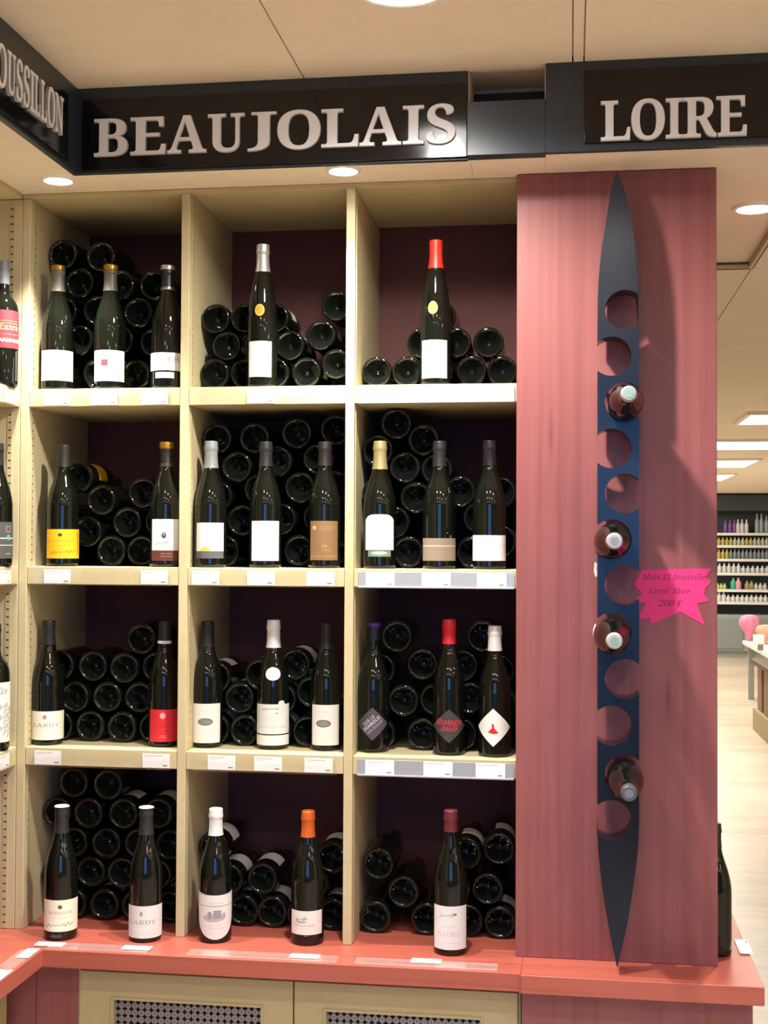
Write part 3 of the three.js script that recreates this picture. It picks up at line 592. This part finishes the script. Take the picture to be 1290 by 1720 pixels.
    labels: [[214, 272, 1522, 1576, 'rect', paper('#dcdcda', (k) => { blob(k, 108, 62, 8, 20, '#9b9b98'); txt(k, 'LARDY', 112, 146, 46, '#a1a19e', 'serif', 'bold'); lines(k, 112, 164, 70, 1, 12, '#b5b5b2'); lines(k, 124, 206, 150, 2, 18, '#bfbfbc'); })]] },
  { row: 3, u: 362, top: 1357, base: 1586, capB: 1404, cap: 0xe0e1e0, d: 'the white-capped bottle with a shield label', label: 'wine bottle with white capsule and white shield label engraved with a castle',
    labels: [[334, 392, 1502, 1578, 'shield', paper('#dfdedb', (k) => { k.strokeStyle = '#a9a8a5'; k.lineWidth = 4; k.strokeRect(14, 12, 228, 60); lines(k, 128, 56, 130, 2, 18, '#b0afac'); blob(k, 120, 138, 66, 22, '#b4b3b0'); fill(k, '#96959a', 84, 104, 22, 40); fill(k, '#96959a', 116, 96, 44, 46); fill(k, '#a5a4a6', 166, 112, 20, 30); lines(k, 128, 176, 110, 2, 16, '#bdbcb9'); })]] },
  { row: 3, u: 517, top: 1361, base: 1590, capB: 1407, cap: 0xc85a20, d: 'the orange-capped bottle', label: 'wine bottle with orange capsule and low white label with small drawing',
    labels: [[486, 537, 1530, 1570, 'rect', paper('#e3e0d9', (k) => { scrawl(k, 50, 100, 90, 18, '#8f8c86', 5); blob(k, 96, 120, 40, 12, '#aaa7a0'); txt(k, 'VILLAGES', 112, 168, 32, '#8d8a84'); lines(k, 110, 190, 100, 1, 14, '#b9b6af'); })]] },
  { row: 3, u: 757, top: 1360, base: 1607, capB: 1398, cap: 0x64222c, d: 'the burgundy-capped bottle', label: 'wine bottle with burgundy capsule and tall white label on the ledge',
    labels: [[728, 781, 1522, 1595, 'rect', paper('#dedddb', (k) => { scrawl(k, 60, 60, 110, 10, '#a3a2a0', 4); blob(k, 162, 48, 12, 6, '#6d6c6a'); lines(k, 120, 120, 120, 1, 14, '#bdbcba'); txt(k, 'FLEURIE', 118, 178, 36, '#b5b4b2'); lines(k, 128, 215, 120, 1, 14, '#c3c2c0'); })]] },
];
SHAPES.shieldoval = [s => 0.5 - 0.5 * Math.sqrt(Math.max(0, 1 - s * s)), s => 0.5 + 0.5 * Math.sqrt(Math.max(0, 1 - s * s))];
SHAPES.disc = SHAPES.shieldoval;
const stickerWhite = std({ color: 0xeeeeec, roughness: .5, side: THREE.DoubleSide });
for (const b of BOT) {
  for (const l of b.labels) { if (l[6] === 'neck_sticker') l[5] = stickerWhite; if (l[6] === 'medal_sticker') l[4] = 'disc'; }
  standing(b);
}
// bottles of the side shelves, turned to the aisle
function sideBottle(o) {
  const fl = FLOORS[o.row], kd = KINDS[o.kind], p = at(o.edge, o.v, 'z', o.z);
  const g = thing('wine_bottle', o.label, 'wine bottle', [p.x - kd.R, fl, o.z]);
  part('glass', glassGeo(o.kind), M.glass, g);
  part('capsule', capGeo(o.kind, o.capY, 'lip'), capMat(o.cap), g);
  const face = Math.atan2(camera.position.x - p.x, camera.position.z - o.z) + .35;
  const y = v => at(o.edge, v, 'z', o.z).y - fl;
  part('label', patch(kd.R + .0005, face, 1.25, () => y(o.lab[1]), () => y(o.lab[0]), 28, 3), o.mat, g);
}
sideBottle({ row: 0, kind: 'bordeaux', edge: 29, v: 560, z: .055, capY: .245, cap: 0x77797d, lab: [524, 587], label: 'wine bottle with red label and gold lettering on the side shelf', mat: paper('#a12630', (k) => { lines(k, 140, 70, 160, 2, 16, '#d9a05a'); txt(k, 'Extra', 140, 132, 50, '#e0b070', 'serif', 'bold'); lines(k, 140, 160, 180, 1, 14, '#d9805a'); txt(k, 'CARIGNAN', 140, 215, 34, '#e8cdb0', 'sans-serif', 'bold'); }) });
sideBottle({ row: 1, kind: 'burgundy', edge: 19, v: 900, z: .06, capY: .24, cap: 0x222222, lab: [877, 938], label: 'wine bottle with dark grey label and white lines on the side shelf', mat: paper('#4b4a48', (k) => { fill(k, '#c9c7c2', 0, 110, 256, 8); fill(k, '#b9b7b2', 0, 160, 256, 6); blob(k, 178, 108, 14, 20, '#4fa58e'); k.strokeStyle = '#8a7d86'; k.lineWidth = 6; k.strokeRect(160, 30, 36, 40); lines(k, 180, 220, 70, 1, 12, '#e0ded8'); }) });
sideBottle({ row: 2, kind: 'bordeaux', edge: 14, v: 1200, z: .06, capY: .245, cap: 0x1c1c24, lab: [1145, 1245], label: 'wine bottle with tall white sketched label on the side shelf', mat: paper('#e2dfd3', (k) => { txt(k, 'Clos', 150, 50, 40, '#4f4c46', 'serif', 'italic'); for (let i = 0; i < 9; i++) scrawl(k, 130 + (i % 3) * 30, 110 + i * 15, 70, 14, '#9a968b', 4); }) });
// bottle standing round the corner of the pillar
{
  const p = at(1229, 1560, 'z', -0.075), kd = KINDS.burgundy;
  const g = thing('wine_bottle', 'dark wine bottle half hidden behind the right edge of the pillar', 'wine bottle', [p.x - kd.R, COUNTER, -0.075]);
  part('glass', glassGeo('burgundy'), M.glass, g); part('capsule', capGeo('burgundy', .24, 'lip'), capMat(0x232323), g);
}

// ---- bottles lying with their base outwards, heaped in each compartment
const lyingLabel = { white: std({ color: 0xcfcdc6, roughness: .6, side: THREE.DoubleSide }), yellow: std({ color: 0xe0a818, roughness: .6, side: THREE.DoubleSide }), grey: std({ color: 0xaeb0b2, roughness: .6, side: THREE.DoubleSide }) };
const lyingPatch = (kind) => patch(KINDS[kind].R + .0005, 0, .95, () => .045, () => .105, 16, 2);
function lyingProto(kind, capColor, lab) {
  const g = new THREE.Group();
  part('glass', glassGeo(kind), M.glass, g);
  part('capsule', capGeo(kind, KINDS[kind].H - .055, 'lip'), capMat(capColor), g);
  if (lab) part('label', lyingPatch(kind), lyingLabel[lab], g);
  return g;
}
const HEAPS = [
  // origin px, scale of the readings, [x, y] of the ring centres, label colour, capsule, where, extra spin of the label
  { r: 0, c: 0, o: [0, 300], s: 3.909, p: [[402, 495], [660, 512], [522, 685], [785, 700], [1010, 700], [405, 870], [640, 865], [905, 880], [515, 1060], [775, 1060], [1010, 1075], [390, 1270], [640, 1280], [890, 1285], [1100, 1275]], cap: 0x3a3833, w: 'heap behind the gold-topped grey capsules' },
  { r: 0, c: 1, o: [300, 300], s: 4.3, p: [[240, 1010], [445, 1005], [690, 1005], [345, 1210], [800, 1205], [1025, 1130], [1135, 920], [235, 1405], [460, 1405], [690, 1400], [915, 1395], [1135, 1335]], lab: 'grey', cap: 0x8d8b8c, kind: 'flute', w: 'heap behind the slim silver-capped bottle', turn: .9 },
  { r: 0, c: 2, o: [570, 300], s: 3.909, p: [[230, 1265], [435, 1265], [650, 1265], [865, 1260], [1075, 1260], [540, 1080], [765, 1075], [980, 1075], [665, 905]], cap: 0xb8281c, kind: 'flute', w: 'small pyramid behind the slim red-capped bottle' },
  { r: 1, c: 0, o: [0, 680], s: 3.909, p: [[510, 475], [660, 625], [540, 820], [830, 770], [935, 575], [720, 960], [925, 960], [1045, 765], [340, 960], [350, 760], [1120, 960]], lab: 'yellow', cap: 0x35332f, w: 'heap behind the yellow-labelled bottle', turn: .75, labOnly: [0] },
  { r: 1, c: 1, o: [300, 680], s: 4.3, p: [[275, 245], [545, 240], [850, 205], [1135, 180], [420, 450], [710, 410], [1005, 390], [580, 610], [875, 600], [275, 660], [450, 835], [740, 825], [1010, 815], [865, 1050], [1150, 590], [605, 1060], [330, 1060], [1100, 1060]], cap: 0x2b2b2d, w: 'tall heap behind the brown-labelled bottle' },
  { r: 1, c: 2, o: [580, 680], s: 4.3, p: [[362, 130], [560, 270], [235, 335], [435, 480], [680, 485], [205, 640], [555, 700], [810, 695], [360, 845], [465, 1065], [870, 1065], [1000, 860], [1115, 640], [1150, 1065], [240, 1065], [670, 1065], [640, 880]], cap: 0x262626, w: 'sloping heap behind the matt gold-capped bottle' },
  { r: 2, c: 0, o: [0, 980], s: 3.909, p: [[925, 365], [600, 545], [812, 555], [1025, 550], [385, 540], [485, 745], [700, 745], [910, 750], [585, 940], [800, 945], [1010, 945], [375, 935], [1110, 745]], cap: 0x8a1a20, w: 'neat heap behind the red-labelled bottle' },
  { r: 2, c: 1, o: [300, 980], s: 4.3, p: [[430, 890], [560, 690], [320, 730], [870, 640], [900, 1065], [560, 1065], [990, 850], [760, 880], [1090, 1065], [240, 1065], [720, 1065]], lab: 'white', cap: 0x1c1b1b, w: 'loose heap behind the two oval-labelled bottles', turn: .25 },
  { r: 2, c: 2, o: [570, 980], s: 4.161, p: [[400, 370], [280, 600], [580, 565], [860, 580], [1000, 370], [1115, 610], [450, 820], [690, 810], [950, 810], [580, 1055], [850, 1055], [1120, 850], [280, 1055], [1100, 1055]], cap: 0x1d1a26, w: 'heap behind the three diamond-labelled bottles' },
  { r: 3, c: 0, o: [0, 1280], s: 3.909, p: [[480, 135], [705, 150], [350, 330], [580, 335], [808, 340], [1035, 340], [475, 530], [695, 535], [915, 535], [1120, 545], [590, 725], [800, 730], [685, 940], [345, 745], [1110, 950], [890, 950], [1030, 740], [470, 940]], lab: 'white', cap: 0x2b2a28, w: 'tall heap behind two white-topped bottles', turn: 0, labOnly: [4, 5, 12, 14] },
  { r: 3, c: 1, o: [300, 1280], s: 3.909, p: [[190, 560], [325, 770], [545, 770], [430, 990], [655, 1000], [1000, 640], [1020, 1010], [880, 820], [200, 1000], [840, 1010]], lab: 'white', cap: 0x55565a, w: 'white-labelled heap behind the orange-capped bottle', turn: .35 },
  { r: 3, c: 2, o: [570, 1280], s: 3.909, p: [[255, 670], [420, 855], [228, 1045], [570, 1050], [830, 600], [1050, 570], [970, 835], [1065, 1075], [860, 1065], [760, 830]], lab: 'white', cap: 0x64222c, w: 'scattered heap behind the burgundy-capped bottle', turn: .5, labOnly: [4, 5, 7] },
];
for (const h of HEAPS) {
  const ZF = h.kind ? -0.0905 : -0.100, [xa, xb] = COLS[h.c], kind = h.kind ?? 'burgundy', r = KINDS[kind].R + (h.kind ? .0002 : .0004);
  const pts = h.p.map(([x, y]) => { const q = at(h.o[0] + x / h.s, h.o[1] + y / h.s, 'z', ZF); return { x: q.x, y: q.y, tx: q.x, ty: q.y }; });
  for (let it = 0; it < 400; it++) {                                  // settle: no two bodies through each other
    if (it < 300) for (const p of pts) { p.x += (p.tx - p.x) * .03; p.y += (p.ty - p.y) * .03; }
    for (let i = 0; i < pts.length; i++) for (let j = i + 1; j < pts.length; j++) {
      const a = pts[i], b = pts[j], dx = b.x - a.x, dy = b.y - a.y, d = Math.hypot(dx, dy) || 1e-6, over = 2 * r - d;
      if (over > 0) { const k = over / d / 2; a.x -= dx * k; a.y -= dy * k; b.x += dx * k; b.y += dy * k; }
    }
    for (const p of pts) { p.x = Math.max(xa + r + .002, Math.min(xb - r - .002, p.x)); p.y = Math.max(FLOORS[h.r] + r + .0003, Math.min(ROOFS[h.r] - r, p.y)); }
  }
  const plain = lyingProto(kind, h.cap), labelled = h.lab ? lyingProto(kind, h.cap, h.lab) : null;
  pts.forEach((p, i) => {
    const useLab = labelled && (!h.labOnly || h.labOnly.includes(i));
    const b = (useLab ? labelled : plain).clone();
    b.name = numbered('lying_wine_bottle'); scene.add(b);
    tag(b, (useLab ? 'dark wine bottle with ' + h.lab + ' label lying in the ' : 'dark wine bottle lying base outward in the ') + h.w, 'wine bottle', 'bottles lying in the ' + h.w);
    b.position.set(p.x, p.y, ZF + rr(-.004, .004));
    if (h.kind) b.scale.y = .9;
    // axis along -z; the label looks up, rolled by the heap's own turn
    const q = new THREE.Quaternion().setFromEuler(new THREE.Euler(-Math.PI / 2, 0, 0));
    const spin = new THREE.Quaternion().setFromAxisAngle(V(0, 1, 0), (h.turn ?? 0) + rr(-.35, .35));
    const tilt = new THREE.Quaternion().setFromEuler(new THREE.Euler(rr(-.008, .008), rr(-.012, .012), 0));
    b.quaternion.copy(tilt).multiply(q).multiply(spin);
  });
}
// ---- the four bottles in the blade rack, neck outwards
{
  const spec = [[2, 0x9fa3a2, 'clear', 'dark wine bottle in the rack hole third from the top, pale green-white capsule top'], [5, 0xb4b4b6, 'white', 'dark wine bottle in the rack just above the pink paper tag, white capsule'], [7, 0xb6b7b2, 'white', 'dark wine bottle in the rack just below the pink paper tag, white capsule'], [10, 0x5b5a5e, 'silver', 'dark wine bottle lowest in the rack, grey capsule']];
  for (const [i, c, , label] of spec) {
    const h = rackHoles[i], z = 0.0255;
    const g = thing('racked_wine_bottle', label, 'wine bottle', [h.x, h.y - 0.0043, z]);
    g.rotation.x = Math.PI / 2;
    part('glass', glassGeo('burgundy'), M.glass, g);
    const cap = part('capsule', capGeo('burgundy', i === 10 ? .262 : .27, 'lip'), capMat(c, .2, .35), g);
    const d = new THREE.CylinderGeometry(.0088, .0088, .0006, 28); d.translate(0, .2952, 0);
    part('capsule_disc', d, capMat(i === 10 ? 0x77758a : i === 5 ? 0x8f9094 : 0x88a89c, .1, .4), cap);
    if (i === 7) part('label', patch(BR + .0006, Math.PI * 1.5, .55, () => .03, () => .11, 14, 2), lyingLabel.white, g);
  }
}

// ---------------------------------------------------------------- price tags
const tagMats = [0, 1, 2].map(i => paper('#f3f2f0', (k, w, h) => { for (let a = 14; a < 150 + 20 * i; a += 9) fill(k, '#8b8a88', a, 16, 6, 7); for (let a = 14; a < 90; a += 9) fill(k, '#b4b3b1', a, 34, 6, 5); fill(k, '#6b6a68', 190, 104, 44, 10); }, 256, 128));
tagMats.forEach(m => { m.side = THREE.FrontSide; });
let tagN = 0;
const tagGeo = {};
function priceTag(x0, x1, y0, y1, z, label) {
  const g = new THREE.BoxGeometry(x1 - x0, y1 - y0, 0.0006);
  const m = part(numbered('price_tag'), g, tagMats[tagN++ % 3], scene); m.position.set((x0 + x1) / 2, (y0 + y1) / 2, z);
  return tag(m, label, 'price tag', 'paper price tags on the shelf edges');
}
const TAGS = [
  [0, 0, 95], [0, 1, 175], [0, 2, 259], [0, 3, 438], [0, 4, 728],
  [1, 5, 96], [1, 6, 259], [1, 7, 345], [1, 8, 438], [1, 9, 538], [1, 10, 639], [1, 11, 733], [1, 12, 826],
  [2, 13, 80], [2, 14, 262], [2, 15, 372], [2, 16, 450], [2, 17, 535], [2, 18, 638], [2, 19, 736], [2, 20, 824],
];
for (const [row, b, u] of TAGS) {
  const x = at(u, row === 0 ? 665 : row === 1 ? 968 : 1278, 'z', 0.002).x, y = SHELF_B[row];
  const c = x > 0.41 ? 2 : 1, w = 0.0335;
  const zt = c === 2 ? 0.0056 : 0.0018;
  priceTag(x - w, x + w, y + 0.0028, y + ST - 0.0075, zt, 'white price tag on the shelf edge under ' + BOT[b].d);
}
// tags and clear strips lying on the ledge
const stripMat = phys({ color: 0xffffff, roughness: 0.12, transmission: 0.92, thickness: 0, ior: 1.45 });
function flatTag(u, v, label, turn = 0, w = 0.067) {
  const p = at(u, v, 'y', COUNTER + .002), g = new THREE.BoxGeometry(w, 0.0006, 0.030);
  const m = part(numbered('price_tag'), g, tagMats[0], scene); m.position.set(p.x, COUNTER + .0022, p.z); m.rotation.y = turn;
  return tag(m, label, 'price tag', 'paper price tags lying on the ledge');
}
flatTag(84, 1586, 'white price tag on the ledge in front of ' + BOT[21].d);
flatTag(230, 1592, 'white price tag on the ledge in front of ' + BOT[22].d);
flatTag(512, 1606, 'white price tag on the ledge in front of ' + BOT[24].d);
flatTag(716, 1614, 'white price tag on the ledge in front of ' + BOT[25].d);
flatTag(47, 1601, 'white price tag on the side ledge next to the corner', Math.PI / 2);
flatTag(0, 1638, 'white price tag on the side ledge further from the corner', Math.PI / 2);
flatTag(1249, 1590, 'white price card on the ledge beside the half hidden bottle', Math.PI / 2, 0.11);
for (const [u0, u1, v, label] of [[30, 255, 1592, 'clear plastic label strip on the ledge in the first column'], [312, 572, 1604, 'clear plastic label strip on the ledge in the second column'], [597, 838, 1614, 'clear plastic label strip on the ledge in the third column']]) {
  const a = at(u0, v, 'y', COUNTER), b = at(u1, v, 'y', COUNTER), z = 0.110;
  const x0 = Math.max(a.x, CLX + .01);
  const m = part(numbered('label_strip'), merge([box(x0, b.x, COUNTER + .0004, COUNTER + .0014, z - .018, z + .018, .0003), box(x0, b.x, COUNTER + .0004, COUNTER + .0035, z - .021, z - .018, .0005), box(x0, b.x, COUNTER + .0004, COUNTER + .0035, z + .018, z + .021, .0005)]), stripMat, scene);
  tag(m, label, 'label strip');
}
{
  const m = part(numbered('label_strip'), box(CLX + .006, CLX + .046, COUNTER + .0004, COUNTER + .0014, .15, 1.2, .0003), stripMat, scene);
  tag(m, 'clear plastic label strip on the side ledge', 'label strip');
  m.position.x = -.052;
}
// tags of the side shelf edges
for (const [row, v] of [[0, 664], [1, 968], [2, 1280]]) {
  const p = at([18, 9, 6][row], v, 'x', -0.3975), g = new THREE.BoxGeometry(0.0006, 0.032, 0.067);
  const m = part(numbered('price_tag'), g, tagMats[1], scene); m.position.set(-0.3982, SHELF_B[row] + .019, Math.max(.05, p.z));
  tag(m, 'white price tag on the side shelf edge, ' + ['top', 'second', 'third'][row] + ' shelf', 'price tag', 'paper price tags on the side shelf edges');
}

// ---------------------------------------------------------------- far end of the shop
const FZ = -17.7;
M.farDark = std({ color: 0x3d4549, roughness: .7 }); M.farGrey = std({ color: 0x9aa19e, roughness: .6 }); M.farWhite = std({ color: 0xe4e4e0, roughness: .5 });
{
  const t = thing('display_shelving', 'dark display shelving with white shelves against the far wall', 'shelving', [3.6, 0, FZ]);
  const x0 = -1.4, x1 = 1.4;
  part('back_panel', box(x0, x1, 0.62, 2.5, -0.42, -0.38), M.farDark, t);
  part('fascia', box(x0, x1, 2.26, 2.505, -0.38, 0.0), M.farDark, t);
  for (const y of [1.88, 1.69, 1.48, 1.265, 1.01]) part('shelf', box(x0, x1, y, y + 0.04, -0.38, 0), M.farWhite, t);
  part('shelf', box(x0, x1, 0.82, 0.86, -0.38, 0.02), M.farWhite, t);
  part('base', merge([box(x0, x1, 0.1, 0.66, -0.38, -0.02), box(x0, x1, 0, 0.1, -0.38, -0.06)]), M.farGrey, t);
  for (let k = 0; k < 4; k++) part('base_door', box(x0 + .7 * k + .06, x0 + .7 * k + .64, 0.14, 0.6, -0.02, 0.0), std({ color: 0x8b938f, roughness: .6 }), t);
}
const farMats = {};
function farBottle(x, y, h, r, color, kind) {
  const m = farMats[color] ??= std({ color, roughness: .4 });
  const g = new THREE.LatheGeometry([[0, 0], [r, 0], [r, h * .62], [r * .45, h * .76], [r * .4, h * .96], [r * .3, h], [0, h]].map(p => new THREE.Vector2(...p)), 12);
  const b = part(numbered('shelf_product'), g, m, scene); b.position.set(x, y, FZ - .08);
  const shelfName = { 1.92: 'top', 1.73: 'second', 1.52: 'third', 1.305: 'fourth', 1.05: 'fifth', 0.86: 'bottom' }[y];
  return tag(b, 'small ' + kind + ' on the ' + shelfName + ' shelf of the far display', 'bottle', kind + 's on the ' + shelfName + ' far shelf');
}
{
  const X = zx => at(1190 + zx / 5.38, 950, 'z', FZ - .08).x;
  for (const zx of [155, 195, 235]) farBottle(X(zx), 1.92, .21, .030, '#7c5296', 'purple spray bottle');
  for (const zx of [268, 305, 345]) farBottle(X(zx), 1.92, .21, .030, '#dcdcdc', 'white spray bottle');
  for (const zx of [440, 480, 525]) farBottle(X(zx), 1.92, zx < 500 ? .30 : .27, .032, '#9aa8ac', 'pale bottle');
  for (let i = 0; i < 13; i++) farBottle(X(95 + i * 36), 1.73, .12, .028, i < 4 || (i > 6 && i < 9) ? '#b4ac5e' : '#b9b9a8', i < 4 || (i > 6 && i < 9) ? 'yellow bottle' : 'grey bottle');
  for (let i = 0; i < 13; i++) farBottle(X(95 + i * 36), 1.52, .15, .028, i < 3 ? '#b9a64e' : '#7d8488', i < 3 ? 'yellow bottle' : 'dark grey bottle');
  for (let i = 0; i < 11; i++) farBottle(X(100 + i * 43), 1.305, i < 5 ? .15 : .11, .033, '#cfd2cf', 'white bottle');
  for (const zx of [85, 115, 145]) farBottle(X(zx), 1.05, .09, .03, '#b3c46a', 'lime bottle');
  farBottle(X(225), 1.05, .18, .045, '#3fae86', 'green box'); farBottle(X(270), 1.05, .18, .045, '#e59fb2', 'pink box');
  for (const zx of [350, 390]) farBottle(X(zx), 1.05, .13, .04, '#9c8f60', 'ochre bottle');
  for (const zx of [430, 470, 510]) farBottle(X(zx), 1.05, .10, .03, '#c9ccca', 'white bottle');
  for (let i = 0; i < 11; i++) farBottle(X(95 + i * 42), .86, i < 2 ? .16 : .11, .034, '#d6d8d4', 'white bottle');
}
// display tables on the right with goods on them
{
  const t = thing('display_counter', 'brown slatted wooden display counter on the far shop floor', 'counter', [3.35, 0, -8.4]);
  const a = -0.74, b = 1.2, zb = -1.24, zf = 1.6, TOP = .66;
  part('plinth', box(a + .0, b, 0, .20, zb, zf), std({ color: 0xa79a78, roughness: .6 }), t);
  const body = part('body', box(a + .05, b, .20, TOP - .04, zb + .05, zf - .05), std({ map: woodTex([128, 98, 76], [92, 66, 48], 171, .5, 1.2), roughness: .5 }), t);
  const slatM = std({ color: 0x8a6a52, roughness: .55 });
  for (let k = 0; k < 7; k++) part('slat', box(a + .03, a + .05, .20, TOP - .04, zb + .1 + k * .4, zb + .36 + k * .4), slatM, body);
  part('counter_top', box(a - .02, b + .02, TOP - .04, TOP, zb - .02, zf + .02), std({ color: 0x4d3a2c, roughness: .5 }), t);
}
{
  const t = thing('display_table', 'white-topped display table behind the brown slatted counter', 'table', [3.5, 0, -10.9]);
  part('table_top', box(-0.66, 1.1, .61, .65, -1.3, 1.15), M.farWhite, t);
  for (const [x, z] of [[-.58, -1.2], [-.58, 1.05], [1.02, -1.2], [1.02, 1.05]]) part('leg', box(x - .03, x + .03, 0, .61, z - .03, z + .03), M.farGrey, t);
}
{
  const on = (u, v) => at(u, v, 'y', .65);
  const bundle = (label, u, v, r, h, color) => {                       // gathered paper: narrow foot, crumpled wide head
    const p = on(u, v), g = new THREE.LatheGeometry([[0, 0], [.35, 0], [.38, .1], [.42, .25], [.7, .42], [1, .6], [.96, .8], [.7, .95], [.3, 1], [0, .98]].map(q => new THREE.Vector2(q[0] * r, q[1] * h)), 28), q = g.attributes.position;
    for (let i = 0; i < q.count; i++) { const a = Math.atan2(q.getX(i), q.getZ(i)), k = 1 + .12 * Math.sin(a * 9) * (q.getY(i) / h); q.setX(i, q.getX(i) * k); q.setZ(i, q.getZ(i) * k); }
    g.computeVertexNormals();
    const m = part(numbered('gift_bundle'), g, std({ color, roughness: .8, side: THREE.DoubleSide }), scene); m.position.copy(p); tag(m, label, 'gift');
  };
  bundle('pink gathered paper bundle on the white-topped far table', 1259, 1076, .115, .29, '#dd86a2');
  bundle('peach gathered paper bundle on the white-topped far table', 1287, 1082, .11, .21, '#dba488');
  const p = on(1275, 1092);
  const t = thing('price_sign', 'small white card on a stand on the white-topped far table', 'sign', [p.x, .65, p.z]);
  part('card', box(-.06, .05, .05, .16, -.004, .004), M.farWhite, t); part('stand', box(-.012, .04, 0, .06, -.03, .03), std({ color: 0x77715a, roughness: .6 }), t);
}

renderer.render(scene, camera);
